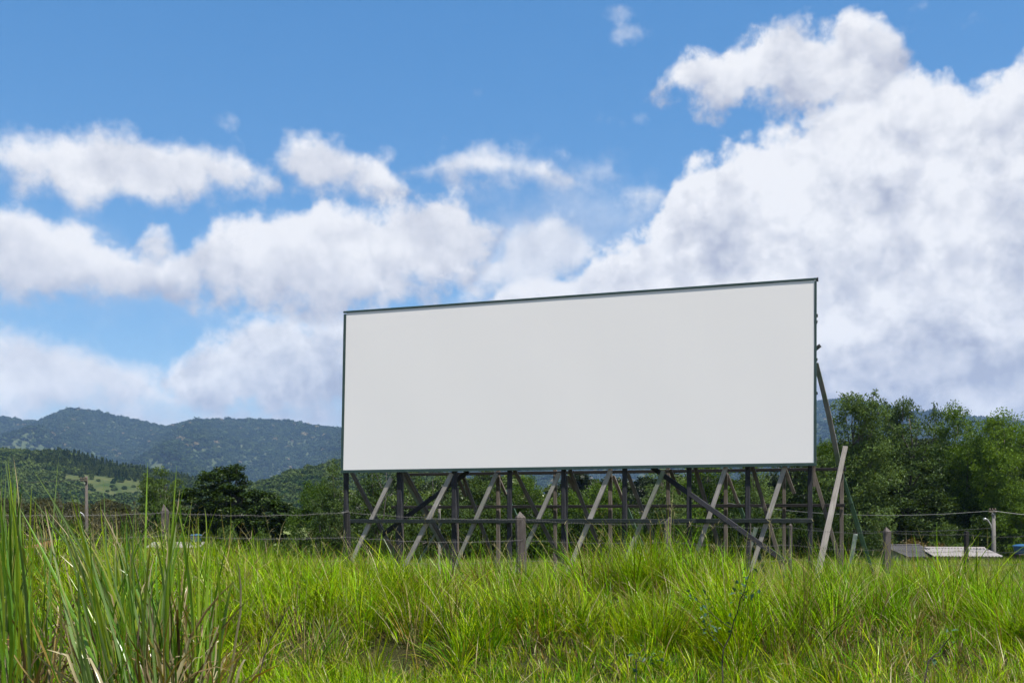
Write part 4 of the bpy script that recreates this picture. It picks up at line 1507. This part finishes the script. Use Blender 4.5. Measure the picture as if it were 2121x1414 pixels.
def coll_of(name, objs):
    c = bpy.data.collections.new(name)
    for o in objs:
        c.objects.link(o)
    return c


c_far = coll_of('far_clumps', [canopy_clump('far_clump', 50 + k, MAT['forest'], 60) for k in range(5)])
c_near = coll_of('near_clumps', [canopy_clump('near_clump', 60 + k, MAT['forest_near'], 120) for k in range(5)])
c_con = coll_of('conifer_clumps', [canopy_clump('conifer_clump', 70 + k, MAT['forest_near'], 110, True) for k in range(3)])


def jitter_grid(x0, x1, y0, y1, step, rg):
    X, Y = np.meshgrid(np.arange(x0, x1, step), np.arange(y0, y1, step))
    X = X.ravel() + rg.uniform(-0.5, 0.5, X.size) * step
    Y = Y.ravel() + rg.uniform(-0.5, 0.5, Y.size) * step
    return X, Y


rg = np.random.default_rng(77)
X, Y = jitter_grid(-1500 * M_S, 1500 * M_S, 1150 * M_S, 2030 * M_S, 13.5, rg)
keep = np.abs(X) < Y * 0.62 + 40
X, Y = X[keep], Y[keep]
Z = mountain_z(X, Y)
S = rg.uniform(5.2, 10.5, len(X)) * np.where(rg.uniform(size=len(X)) < 0.05, 1.4, 1)
o = scatter('mountain_forest', np.stack([X, Y, Z + S * 0.2], 1), S, c_far)
tag(o, 'blue green forest covering the whole distant mountain range', 'forest', kind='stuff')

X, Y = jitter_grid(-560, -60, 430, 800, 5.2, rg)
Z = hill_a_z(X, Y)
pxs = CX + X / Y * F
pys = HY - (Z - EYE) / Y * F
opening = ((pxs - 225) / 100) ** 2 + ((pys - 985 - 0.25 * (pxs - 225)) / 50) ** 2 + 2.4 * fbm(X, Y, 26, 4, 8.0)
thin_ = rg.uniform(size=len(X)) < 0.30
keep = (opening > 0.95) | thin_
X, Y, Z = X[keep], Y[keep], Z[keep]
S = rg.uniform(2.2, 4.4, len(X)) * np.where((opening[keep] < 0.95), 0.5, 1.0)
o = scatter('hillside_woods', np.stack([X, Y, Z + S * 0.2], 1), S, c_near)
tag(o, 'dense green woods on the near left hill, broken by a grassy clearing', 'forest', kind='stuff')
# a planted stand of narrow trees along its shoulder
X, Y = jitter_grid(-345, -215, 690, 765, 3.4, rg)
Z = hill_a_z(X, Y)
S = rg.uniform(1.7, 2.5, len(X))
o = scatter('plantation', np.stack([X, Y, Z], 1), S, c_con)
tag(o, 'planted stand of narrow dark trees on the shoulder of the left hill', 'forest', kind='stuff')
X, Y = jitter_grid(-215, 45, 425, 630, 4.8, rg)
Z = hill_b_z(X, Y)
keep = (fbm(X, Y, 40, 3, 4.0) < 0.28) & (Z > 1)
X, Y, Z = X[keep], Y[keep], Z[keep]
S = rg.uniform(2.0, 3.8, len(X))
o = scatter('low_hill_woods', np.stack([X, Y, Z + S * 0.2], 1), S, c_near)
tag(o, 'dark green woods on the low hill behind the left end of the billboard', 'forest', kind='stuff')
# the wood that closes the meadow behind the nearer trees
c_thick = coll_of('thicket_clumps', [canopy_clump('thicket_clump', 80 + k, MAT['thicket'], 420, False, 0.2) for k in range(5)])
pp, ss, dry_ = [], [], []
for px, top, D in [(p, t_, d_) for p in range(-120, 470, 16) for t_, d_ in ((1062, 86), (1040, 100))] + [(p, t_, d_) for p in range(700, 2300, 17) for t_, d_ in ((1060, 76), (1015, 96), (985, 108))]:
    if px > 1700:
        top -= 70 if D > 90 else 20
    if 1095 < px < 1175 or 700 <= px < 790:
        top += 25
    D = D + rg.uniform(-4, 4)
    px = px + rg.uniform(-9, 9)
    x_ = (px - CX) / F * D
    g_ = float(gz(x_, D))
    zt = EYE + (HY - top - rg.uniform(-14, 22)) / F * D
    zz = zt
    while zz > g_ + 0.5:
        r_ = rg.uniform(0.9, 1.5)
        pp.append((x_ + rg.uniform(-0.5, 0.5), D + rg.uniform(-0.6, 0.6), zz - r_))
        ss.append(r_)
        dry_.append(px < 500)
        zz -= r_ * rg.uniform(0.8, 1.3)
pp, ss, dry_ = np.array(pp), np.array(ss), np.array(dry_)
c_scrub = coll_of('scrub_clumps', [canopy_clump('scrub_clump', 90 + k, MAT['scrub'], 700, False, 0.11) for k in range(4)])
o = scatter('scrub', pp[dry_], ss[dry_], c_scrub)
tag(o, 'dull brownish scrub below the left hill behind the reedy grass', 'scrub', kind='stuff')
o = scatter('wood', pp[~dry_], ss[~dry_], c_thick)
tag(o, 'dense dark wood closing off the meadow behind the separate trees', 'forest', kind='stuff')
# scattered trees on the valley pasture
X, Y = jitter_grid(-330, 330, 125, 430, 9, rg)
keep = (fbm(X, Y, 60, 3, 6.0) > -0.1)
X, Y = X[keep], Y[keep]
px_ = CX + X / Y * F
k2 = ~((px_ > 560) & (px_ < 670) & (Y < 330))
X, Y = X[k2], Y[k2]
S = rg.uniform(1.3, 2.8, len(X))
o = scatter('valley_copses', np.stack([X, Y, gz(X, Y) + S * 0.25], 1), S, c_near)
tag(o, 'small copses and bushes dotting the far valley pasture', 'forest', kind='stuff')


# ------------------------------------------------------------------ grasses
def blades(base, L, w, phi, th0, kappa, segs, rg, twist=0.6, prof=1.5, fold=0.0):
    """curved tapering strips; all arguments per blade; returns verts (N*(S+1)*2), quads"""
    n = len(base)
    s = np.linspace(0, 1, segs + 1)
    th = th0[:, None] + kappa[:, None] * s[None, :] ** 1.4
    ds = L[:, None] / segs
    tm = 0.5 * (th[:, 1:] + th[:, :-1])
    hor = np.concatenate([np.zeros((n, 1)), np.cumsum(np.sin(tm) * ds, 1)], 1)
    ver = np.concatenate([np.zeros((n, 1)), np.cumsum(np.cos(tm) * ds, 1)], 1)
    cp, sp_ = np.cos(phi)[:, None], np.sin(phi)[:, None]
    P = np.stack([base[:, 0:1] + hor * cp, base[:, 1:2] + hor * sp_, base[:, 2:3] + ver], -1)
    wa = phi[:, None] + math.pi / 2 + twist * rg.normal(size=(n, 1)) + 0.5 * rg.normal(size=(n, 1)) * s[None, :]
    wd = np.stack([np.cos(wa), np.sin(wa), 0.15 * rg.normal(size=(n, 1)) * np.ones_like(wa)], -1)
    wp = (np.minimum(1, 0.45 + 2.2 * s) * (1 - s ** prof) + 0.03)[None, :, None] * w[:, None, None] * 0.5
    V = np.stack([P - wd * wp, P + wd * wp], 2)          # n, S+1, 2, 3
    i = (np.arange(n) * (segs + 1) * 2)[:, None] + (np.arange(segs) * 2)[None, :]
    Q = np.stack([i, i + 1, i + 3, i + 2], -1).reshape(-1, 4)
    return V.reshape(-1, 3), Q


GREENS = np.array([(0.110, 0.240, 0.003), (0.148, 0.278, 0.003), (0.195, 0.305, 0.003), (0.250, 0.322, 0.004), (0.072, 0.185, 0.003), (0.046, 0.128, 0.004)])
DRY = np.array([(0.30, 0.24, 0.11), (0.22, 0.16, 0.07), (0.13, 0.085, 0.04), (0.40, 0.35, 0.20), (0.24, 0.17, 0.03)])


def tint(n, segs, rg, dry=0.08, pal=GREENS, x=None, y=None, dull=0.0):
    k = rg.integers(len(pal), size=n)
    if x is not None:
        f = fbm(x, y, 1.6, 3, 2.2)
        k = np.clip(((f + 0.5) * len(pal) * 0.9 + rg.normal(size=n) * 1.3), 0, len(pal) - 1).astype(int)
    c = pal[k] * rg.uniform(0.75, 1.25, (n, 1))
    isd = rg.uniform(size=n) < dry
    c[isd] = DRY[rg.integers(len(DRY), size=isd.sum())] * rg.uniform(0.7, 1.15, (isd.sum(), 1))
    if dull:
        c = c * (1 - dull) + dull * np.array([0.13, 0.15, 0.045])
    C = np.repeat(c[:, None, :], (segs + 1) * 2, 1).reshape(n, segs + 1, 2, 3)
    # some blades have yellowed tips
    tip = (rg.uniform(size=n) < 0.22)
    s = np.linspace(0, 1, segs + 1)[None, :, None, None]
    mixv = np.where(tip[:, None, None, None], np.clip((s - 0.5) * 2, 0, 1) * 0.7, 0)
    C = C * (1 - mixv) + mixv * np.array([0.36, 0.34, 0.09])
    return C.reshape(-1, 3)


def hollow(x, y):
    """1 in the thin, trampled places where the bank shows through"""
    f = fbm(x, y, 1.1, 3, 9.0)
    h = np.clip((f - 0.16) / 0.2, 0, 1)
    for cx_, cy_, r in ((2.15, 6.6, 0.38), (2.5, 6.4, 0.3), (-1.25, 6.3, 0.3), (0.2, 6.3, 0.25), (3.0, 7.0, 0.3), (-0.6, 6.2, 0.22)):
        h = np.maximum(h, np.clip(1.4 - np.hypot(x - cx_, (y - cy_) * 0.8) / r, 0, 1))
    return h


def spread(y0, y1, k, pad, dens, rg):
    """uniform random points in the wedge |x| < k*y + pad"""
    W = k * y1 + pad
    n = int((y1 - y0) * 2 * W * dens)
    y = rg.uniform(y0, y1, n)
    x = rg.uniform(-W, W, n)
    m = np.abs(x) < k * y + pad
    return x[m], y[m]


def tufted(x, y, per, rad, rg):
    x = np.repeat(x, per) + rg.normal(size=len(x) * per) * rad
    y = np.repeat(y, per) + rg.normal(size=len(y) * per) * rad
    return x, y


rg = np.random.default_rng(3)
VS, QS, CS, off = [], [], [], 0


def add_blades(x, y, L, w, segs, th=(0.15, 0.22), kap=(0.5, 0.35), dry=0.08, pal=GREENS, lean=0.35, sink=0.02, dull=0.0, prof=1.5, phi=None):
    global off
    n = len(x)
    base = np.stack([x, y, gz(x, y) - sink], 1)
    if phi is None:
        phi = rg.uniform(0, 2 * math.pi, n)
        m = rg.uniform(size=n) < lean           # the wind has laid some of it over to the left
        phi[m] = math.pi + rg.normal(size=m.sum()) * 0.6
    v, q = blades(base, L, w, phi, np.abs(rg.normal(th[0], th[1], n)), np.clip(rg.normal(kap[0], kap[1], n), -0.1, 2.4), segs, rg, prof=prof)
    VS.append(v)
    QS.append(q + off)
    CS.append(tint(n, segs, rg, dry, pal, x, y, dull))
    off += len(v)


def flush(name, mat, label):
    global off
    me = quads_mesh(name, np.concatenate(VS), np.concatenate(QS), mat, False, np.concatenate(CS))
    o = mesh_obj(name, me)
    tag(o, label, 'grass', kind='stuff')
    VS.clear(), QS.clear(), CS.clear()
    off = 0
    return o


# the bank: tufts, each with its own height, lean and colour, with gaps between
def brow(x):
    """where the short grass of the slope gives way to the taller grass on top"""
    return 6.25 + 0.9 * fbm(x, x * 0 + 3.0, 1.5, 3, 1.7)


def tuft_layer(y0, y1, dens, per, rad, hgt, wid, segs, fan, kap, dry=0.08, thin=0.8, pal=GREENS, sink=0.02, zone=0):
    global off
    tx, ty = spread(y0, y1, 0.56, 0.6, dens, rg)
    m = rg.uniform(size=len(tx)) > hollow(tx, ty) * thin
    if zone:
        m &= (ty > brow(tx)) if zone > 0 else (ty < brow(tx) + 0.15)
    tx, ty = tx[m], ty[m]
    nt_ = len(tx)
    th_h = rg.uniform(0.65, 1.35, nt_) * (0.85 + 0.5 * (fbm(tx, ty, 1.0, 3, 4.0)))
    tlean = np.abs(rg.normal(0, 0.28, nt_))
    tphi = np.where(rg.uniform(size=nt_) < 0.5, math.pi + rg.normal(size=nt_) * 0.8, rg.uniform(0, 6.28, nt_))
    tcol = np.clip((fbm(tx, ty, 1.6, 3, 2.2) + 0.5) * len(pal) * 0.9 + rg.normal(size=nt_) * 1.1, 0, len(pal) - 1)
    tdry = np.where(rg.uniform(size=nt_) < 0.10, 0.5, dry) + 0.25 * hollow(tx, ty)
    tbri = rg.uniform(0.65, 1.3, nt_)
    idx = np.repeat(np.arange(nt_), per)
    n = len(idx)
    r_ = np.abs(rg.normal(size=n)) * rad
    a_ = rg.uniform(0, 6.28, n)
    x, y = tx[idx] + r_ * np.cos(a_), ty[idx] + r_ * np.sin(a_)
    L_ = rg.uniform(hgt[0], hgt[1], n) * th_h[idx]
    # lean = tuft lean + fanning outwards
    vx = tlean[idx] * np.cos(tphi[idx]) + fan * rg.uniform(0.2, 1.2, n) * np.cos(a_)
    vy = tlean[idx] * np.sin(tphi[idx]) + fan * rg.uniform(0.2, 1.2, n) * np.sin(a_)
    phi, th0 = np.arctan2(vy, vx), np.hypot(vx, vy)
    base = np.stack([x, y, gz(x, y) - sink], 1)
    kk = np.clip(rg.normal(kap[0], kap[1], n), -0.2, 2.6)
    v, q = blades(base, L_, rg.uniform(wid[0], wid[1], n), phi, th0, kk, segs, rg, twist=0.9)
    VS.append(v)
    QS.append(q + off)
    off += len(v)
    c = pal[np.clip(tcol[idx] + rg.normal(size=n) * 0.7, 0, len(pal) - 1).astype(int)] * (tbri[idx] * rg.uniform(0.4, 1.55, n))[:, None]
    isd = rg.uniform(size=n) < tdry[idx]
    c[isd] = DRY[rg.integers(len(DRY), size=isd.sum())] * rg.uniform(0.6, 1.15, (isd.sum(), 1))
    C = np.repeat(c[:, None, :], (segs + 1) * 2, 1).reshape(n, segs + 1, 2, 3)
    tip = rg.uniform(size=n) < 0.13
    s = np.linspace(0, 1, segs + 1)[None, :, None, None]
    mv = np.where(tip[:, None, None, None], np.clip((s - 0.5) * 2, 0, 1) * 0.7, 0)
    CS.append((C * (1 - mv) + mv * np.array([0.42, 0.38, 0.10])).reshape(-1, 3))


BRIGHT = np.array([(0.120, 0.268, 0.003), (0.165, 0.302, 0.003), (0.212, 0.322, 0.003), (0.082, 0.212, 0.003), (0.262, 0.338, 0.004)])
BASAL = np.array([(0.10, 0.065, 0.03), (0.07, 0.05, 0.022), (0.05, 0.075, 0.012), (0.14, 0.10, 0.05)])
# short bright grass of the slope
tuft_layer(3.2, 7.4, 190, 16, 0.03, (0.12, 0.25), (0.003, 0.0075), 4, 0.40, (0.6, 0.6), dry=0.05, thin=0.1, zone=-1, pal=BRIGHT)
tuft_layer(3.2, 7.4, 26, 16, 0.035, (0.22, 0.38), (0.005, 0.011), 5, 0.34, (0.7, 0.6), dry=0.06, thin=0.5, zone=-1)
# tussocks of taller grass on top, brown at the foot, dark gaps between
tuft_layer(5.3, 9.9, 34, 66, 0.05, (0.28, 0.56), (0.0035, 0.0085), 4, 0.36, (0.7, 0.5), dry=0.06, thin=0.75, zone=1)
tuft_layer(5.3, 9.9, 14, 24, 0.05, (0.38, 0.60), (0.006, 0.012), 5, 0.28, (0.8, 0.6), dry=0.07, thin=0.8, zone=1, pal=BRIGHT)
tuft_layer(5.3, 9.9, 60, 12, 0.05, (0.08, 0.26), (0.004, 0.008), 3, 0.5, (0.5, 0.5), dry=0.3, thin=0.0, zone=1, pal=BASAL)
tuft_layer(7.4, 9.9, 12, 10, 0.05, (0.46, 0.72), (0.008, 0.016), 6, 0.22, (0.8, 0.6), dry=0.08, thin=0.3, pal=BRIGHT)
# dead straw lying through it
x, y = spread(3.2, 9.6, 0.56, 0.6, 65, rg)
n = len(x)
add_blades(x, y, rg.uniform(0.12, 0.34, n), rg.uniform(0.003, 0.006, n), 4, th=(0.7, 0.4), kap=(0.6, 0.5), dry=1.0, sink=-0.06)
# bleached blades and old seed stems standing along the brow
x, y = spread(6.4, 9.8, 0.56, 0.6, 16, rg)
n = len(x)
add_blades(x, y, rg.uniform(0.4, 0.75, n), rg.uniform(0.004, 0.009, n), 6, th=(0.15, 0.15), kap=(1.0, 0.6), dry=1.0)
flush('bank_grass', MAT['grass'], 'bright green tangled grass covering the bank in front of the fence')

# meadow round the billboard: paler, seeding grass
x, y = spread(9.7, 24, 0.56, 1.0, 18, rg)
x, y = tufted(x, y, 11, 0.09, rg)
n = len(x)
add_blades(x, y, rg.uniform(0.28, 0.6, n), rg.uniform(0.006, 0.013, n), 3, dry=0.14, dull=0.25)
x, y = spread(24, 56, 0.57, 1.5, 5, rg)
x, y = tufted(x, y, 10, 0.16, rg)
n = len(x)
add_blades(x, y, rg.uniform(0.25, 0.55, n), rg.uniform(0.016, 0.034, n), 2, dry=0.14, dull=0.4)
flush('meadow_grass', MAT['field_grass'], 'paler seeding grass of the flat meadow around the billboard')

# seed stalks: hair-thin stems with drooping panicles, standing above crest and meadow
x, y = spread(8.3, 20, 0.56, 0.8, 9, rg)
n = len(x)
Ls = rg.uniform(0.55, 0.95, n)
base = np.stack([x, y, gz(x, y) - 0.02], 1)
phi = np.where(rg.uniform(size=n) < 0.6, math.pi + rg.normal(size=n) * 0.7, rg.uniform(0, 6.28, n))
th0, kap = np.abs(rg.normal(0.15, 0.12, n)), np.clip(rg.normal(0.7, 0.4, n), 0, 2)
v, q = blades(base, Ls, np.full(n, 0.0045), phi, th0, kap, 6, rg, twist=1.0, prof=6)
c = np.repeat((np.array([0.27, 0.25, 0.11]) * rg.uniform(0.7, 1.2, (n, 1)))[:, None], 14, 1).reshape(-1, 3)
VS.append(v), QS.append(q), CS.append(c)
off = len(v)
tipv = v.reshape(n, 7, 2, 3).mean(2)
bs = []
for k in range(7):      # spikelets along the last third
    f_ = rg.uniform(0.55, 1.0, n)
    a = np.floor(f_ * 6).astype(int).clip(0, 5)
    fr = (f_ * 6 - a)[:, None]
    bs.append(tipv[np.arange(n), a] * (1 - fr) + tipv[np.arange(n), a + 1] * fr)
bs = np.concatenate(bs)
nb_ = len(bs)
v, q = blades(bs, rg.uniform(0.03, 0.09, nb_), rg.uniform(0.003, 0.006, nb_), rg.uniform(0, 6.28, nb_), rg.uniform(0.3, 1.2, nb_), rg.uniform(0, 1.2, nb_), 2, rg)
VS.append(v), QS.append(q + off), CS.append(np.repeat((np.array([0.33, 0.29, 0.15]) * rg.uniform(0.6, 1.2, (nb_, 1)))[:, None], 6, 1).reshape(-1, 3))
flush('seed_heads', MAT['field_grass'], 'thin straw coloured seed stalks nodding above the grass by the fence')


# ------------------------------------------------------------------ tall reedy grass at the left
def strap_leaf(path, w, fold=0.35, rg=None, side=None):
    """a long folded leaf along a path: three verts across, keeled"""
    path = np.asarray(path, float)
    n = len(path)
    t = np.gradient(path, axis=0)
    t /= np.linalg.norm(t, axis=1)[:, None]
    if side is None:
        a = rg.uniform(0, 6.28)
        side = np.array([math.cos(a), math.sin(a) * 0.6, 0.0])
    sd = side - t * (t @ side)[:, None]
    sd /= np.linalg.norm(sd, axis=1)[:, None] + 1e-9
    nr = np.cross(t, sd)
    s = np.linspace(0, 1, n)
    wp = (np.minimum(1, 0.5 + 1.6 * s) * (1 - s ** 4) + 0.03) * w / 2
    v = np.stack([path - sd * wp[:, None] + nr * (fold * wp)[:, None], path, path + sd * wp[:, None] + nr * (fold * wp)[:, None]], 1).reshape(-1, 3)
    i = np.arange(n - 1) * 3
    q = np.concatenate([np.stack([i, i + 1, i + 4, i + 3], 1), np.stack([i + 1, i + 2, i + 5, i + 4], 1)])
    return v, q


TALL = np.array([(0.075, 0.175, 0.010), (0.105, 0.215, 0.012), (0.145, 0.245, 0.012), (0.20, 0.275, 0.016), (0.125, 0.195, 0.055)])


def arch(b, tip, bow, n=11, hook=0.0):
    b, tip = np.array(b), np.array(tip)
    s = np.linspace(0, 1, n)[:, None]
    mid = (b + tip) / 2 + np.array(bow)
    p = (1 - s) ** 2 * b + 2 * s * (1 - s) * mid + s ** 2 * tip
    p[:, 2] -= hook * np.clip(s[:, 0] - 0.6, 0, 1) ** 2
    return p


def tall_clump(label, D, bases, leaves_spec, n_rand, tipbox, seed, dead=130, wrange=(0.008, 0.016)):
    rg = np.random.default_rng(seed)
    bx = (np.mean(bases) - CX) / F * D
    root = empty('reed_grass', (bx, D, float(gz(bx, D))))
    base0 = np.array(root.location)
    tag(root, label, 'grass', 'tall reedy grass clumps')
    specs = list(leaves_spec)
    for _ in range(n_rand):
        b = rg.uniform(*bases)
        ty = rg.uniform(tipbox[2], tipbox[3]) if rg.uniform() < 0.6 else rg.uniform(tipbox[3], tipbox[3] + 120)
        tx = b + rg.uniform(tipbox[0], tipbox[1])
        specs.append((b, tx, ty, rg.normal() * 40))
    for (b, tx, ty, bow) in specs:
        d0 = D + rg.uniform(-0.45, 0.45)
        d1 = d0 + rg.uniform(-0.35, 0.35)
        xb = (b - CX) / F * d0
        p0 = np.array([xb, d0, float(gz(xb, d0)) - 0.03])
        p1 = np.array(at(tx, ty, d1))
        if rg.uniform() < 0.3:
            hook = rg.uniform(0.3, 1.0)
        else:
            hook = 0.0
        path = arch(p0, p1, (bow / F * D, rg.uniform(-0.1, 0.1), 0.06), 11, hook)
        v, q = strap_leaf(path - base0, rg.uniform(*wrange), rg.uniform(0.2, 0.6), rg)
        c = TALL[rg.integers(len(TALL))] * rg.uniform(0.8, 1.25)
        s = np.repeat(np.linspace(0, 1, 11), 3)[:, None]
        col = np.repeat(c[None], 33, 0)
        k = rg.uniform()
        if k < 0.14:                 # yellowing towards the tip
            f_ = np.clip((s - 0.45) * 1.8, 0, 1)
            col = col * (1 - f_) + f_ * np.array([0.27, 0.25, 0.05])
        elif k < 0.28:               # withered end
            f_ = np.clip((s - 0.75) * 6, 0, 1)
            col = col * (1 - f_) + f_ * np.array([0.36, 0.28, 0.17])
        mesh_obj('leaf', quads_mesh('leaf', v, q, MAT['tall_grass'], True, col), root)
    prt, cols = [], []
    for _ in range(dead):            # dead leaves and canes low in the clump
        b = rg.uniform(*bases)
        d0 = D + rg.uniform(-0.5, 0.5)
        xb = (b - CX) / F * d0
        p0 = np.array([xb, d0, float(gz(xb, d0)) - 0.02])
        ln = rg.uniform(0.4, 0.95)
        a = rg.uniform(0, 6.28)
        le = rg.uniform(0.1, 0.75)
        p1 = p0 + np.array([math.cos(a) * le * ln, math.sin(a) * le * ln, ln * math.sqrt(1 - le * le)])
        path = arch(p0, p1, rg.normal(size=3) * 0.06, 8, rg.uniform(0, 1.6))
        path += rg.normal(size=path.shape) * 0.006
        prt.append(strap_leaf(path - base0, rg.uniform(0.007, 0.018), rg.uniform(0, 0.9), rg))
        cols.append(np.repeat((DRY[rg.integers(len(DRY))] * rg.uniform(0.5, 1.0))[None], 24, 0))
    v, q = merge(prt)
    o = mesh_obj('dead_leaves', quads_mesh('dead_leaves', v, q, MAT['tall_grass'], True, np.concatenate(cols)), root)
    o['kind'] = 'stuff'
    o['label'] = 'withered tan leaves tangled low in the clump'
    return root


tall_clump('tall upright reedy grass clump cut by the left picture edge', 4.6, (-60, 95),
           [(30, -5, 962, 10), (60, 20, 975, 10), (70, 66, 938, 0), (20, 45, 1020, -10), (40, 0, 1010, 10), (10, 5, 1045, 0), (50, 48, 1060, 0), (30, 18, 942, 0), (90, 36, 1085, 0)],
           120, (-75, 55, 925, 1090), 301)
tall_clump('reedy grass clump with long leaves sweeping up to the left', 4.3, (215, 355),
           [(355, 26, 985, 40), (345, 62, 962, 45), (330, 70, 1000, 40), (350, 100, 1010, 50), (310, 95, 1030, 30), (340, 150, 1060, 40), (365, 130, 1040, 45), (300, 40, 1050, 40), (290, 112, 985, 30),
            (345, 160, 1080, 30), (260, 150, 1030, 10), (330, 210, 1110, 20), (280, 185, 1085, 10), (270, 20, 1090, 35)],
           80, (-190, 0, 1020, 1210), 302)
tall_clump('reedy grass clump of stiff upright leaves beside the split fence post', 4.7, (205, 445),
           [(300, 306, 955, 0), (315, 250, 995, 10), (330, 242, 1010, 10), (340, 366, 962, 0), (380, 312, 1008, 10), (395, 438, 1050, -8), (350, 352, 1060, 0), (415, 410, 1065, 0), (425, 485, 1150, -5), (400, 475, 1100, -5),
            (270, 262, 1060, 0), (290, 275, 1040, 0), (235, 155, 1008, 5), (245, 145, 1015, 5)],
           140, (-80, 70, 990, 1190), 303)


# ------------------------------------------------------------------ woody weeds in the bank
MAT['weed_stem'] = wood('weed_stem', (0.03, 0.024, 0.02), (0.09, 0.07, 0.055))
MAT['weed_leaf'] = leafy('blue_green_weed_leaves', (0.03, 0.075, 0.045), (0.08, 0.14, 0.075), 0.25, 0.01, scale=3)


def weed(label, D, paths, seed, leafn, mat='weed_leaf'):
    rg = np.random.default_rng(seed)
    p0 = at(paths[0][0][0], paths[0][0][1], D)
    g = float(gz(p0.x, D))
    root = empty('woody_weed', (p0.x, D, g))
    tag(root, label, 'weed')
    b0 = np.array(root.location)
    lp = []
    for k, pts in enumerate(paths):
        P = np.array([np.array(at(px, py, D + 0.1 * math.sin(i + k))) for i, (px, py) in enumerate(pts)]) - b0
        if k == 0:
            P[0, 2] = -0.05
        s = np.linspace(0, len(P) - 1, 4 * len(P))
        Q = np.stack([np.interp(s, np.arange(len(P)), P[:, j]) for j in range(3)], 1) + rg.normal(size=(len(s), 3)) * 0.004
        v, q = tube(Q, np.linspace(0.0045, 0.0013, len(Q)) * (1.0 if k == 0 else 0.6), 6)
        mesh_obj('stem' if k == 0 else 'twig', quads_mesh('weed_stem', v, q, MAT['weed_stem'], True), root)
        idx = rg.integers(int(len(Q) * 0.35), len(Q), leafn)
        lp.append(Q[idx] + rg.normal(size=(leafn, 3)) * 0.028)
    if leafn:
        v, q = leaf_quads(np.concatenate(lp), 0.028, rg, 0.3, 1.6)
        mesh_obj('foliage', quads_mesh('weed_foliage', v, q, MAT[mat]), root)


weed('dark thorny weed stem with sparse blue green leaves in the bank grass', 5.0,
     [[(1487, 1410), (1500, 1345), (1520, 1290), (1540, 1230), (1556, 1180)], [(1516, 1300), (1478, 1275), (1450, 1245), (1428, 1236)], [(1535, 1245), (1548, 1225), (1545, 1200)], [(1500, 1340), (1470, 1310), (1462, 1280)]], 5, 16)
weed('bare dark stick leaning right out of the bank grass below the black fence post', 4.8, [[(515, 1414), (545, 1360), (575, 1300), (598, 1255)], [(580, 1290), (590, 1270), (590, 1255)]], 6, 0)
weed('small bare twiggy weed at the bottom right of the bank', 4.6, [[(1890, 1410), (1920, 1370), (1960, 1330), (1975, 1312)], [(1925, 1366), (1950, 1355), (1985, 1325)]], 7, 3)
weed('low blue green weed in the bank grass near the centre bottom', 4.8, [[(1310, 1390), (1318, 1370), (1330, 1345)], [(1315, 1375), (1345, 1360), (1370, 1352)]], 8, 9)

# ------------------------------------------------------------------ haze in the valley air
def haze():
    m = bpy.data.materials.new('haze')
    m.use_nodes = True
    nt = m.node_tree
    nt.nodes.clear()
    out = nt.nodes.new('ShaderNodeOutputMaterial')
    pv = nt.nodes.new('ShaderNodeVolumePrincipled')
    pv.inputs['Color'].default_value = (0.38, 0.61, 1.0, 1)
    pv.inputs['Density'].default_value = HAZE
    pv.inputs['Anisotropy'].default_value = 0.1
    nt.links.new(pv.outputs[0], out.inputs['Volume'])
    v, q = box((-8300, -150, -70), (8300, 8300, 500))
    o = mesh_obj('haze', quads_mesh('haze', v, q, m))
    tag(o, 'thin bluish haze in the valley air', 'haze', kind='stuff')


HAZE = 0.000082
haze()
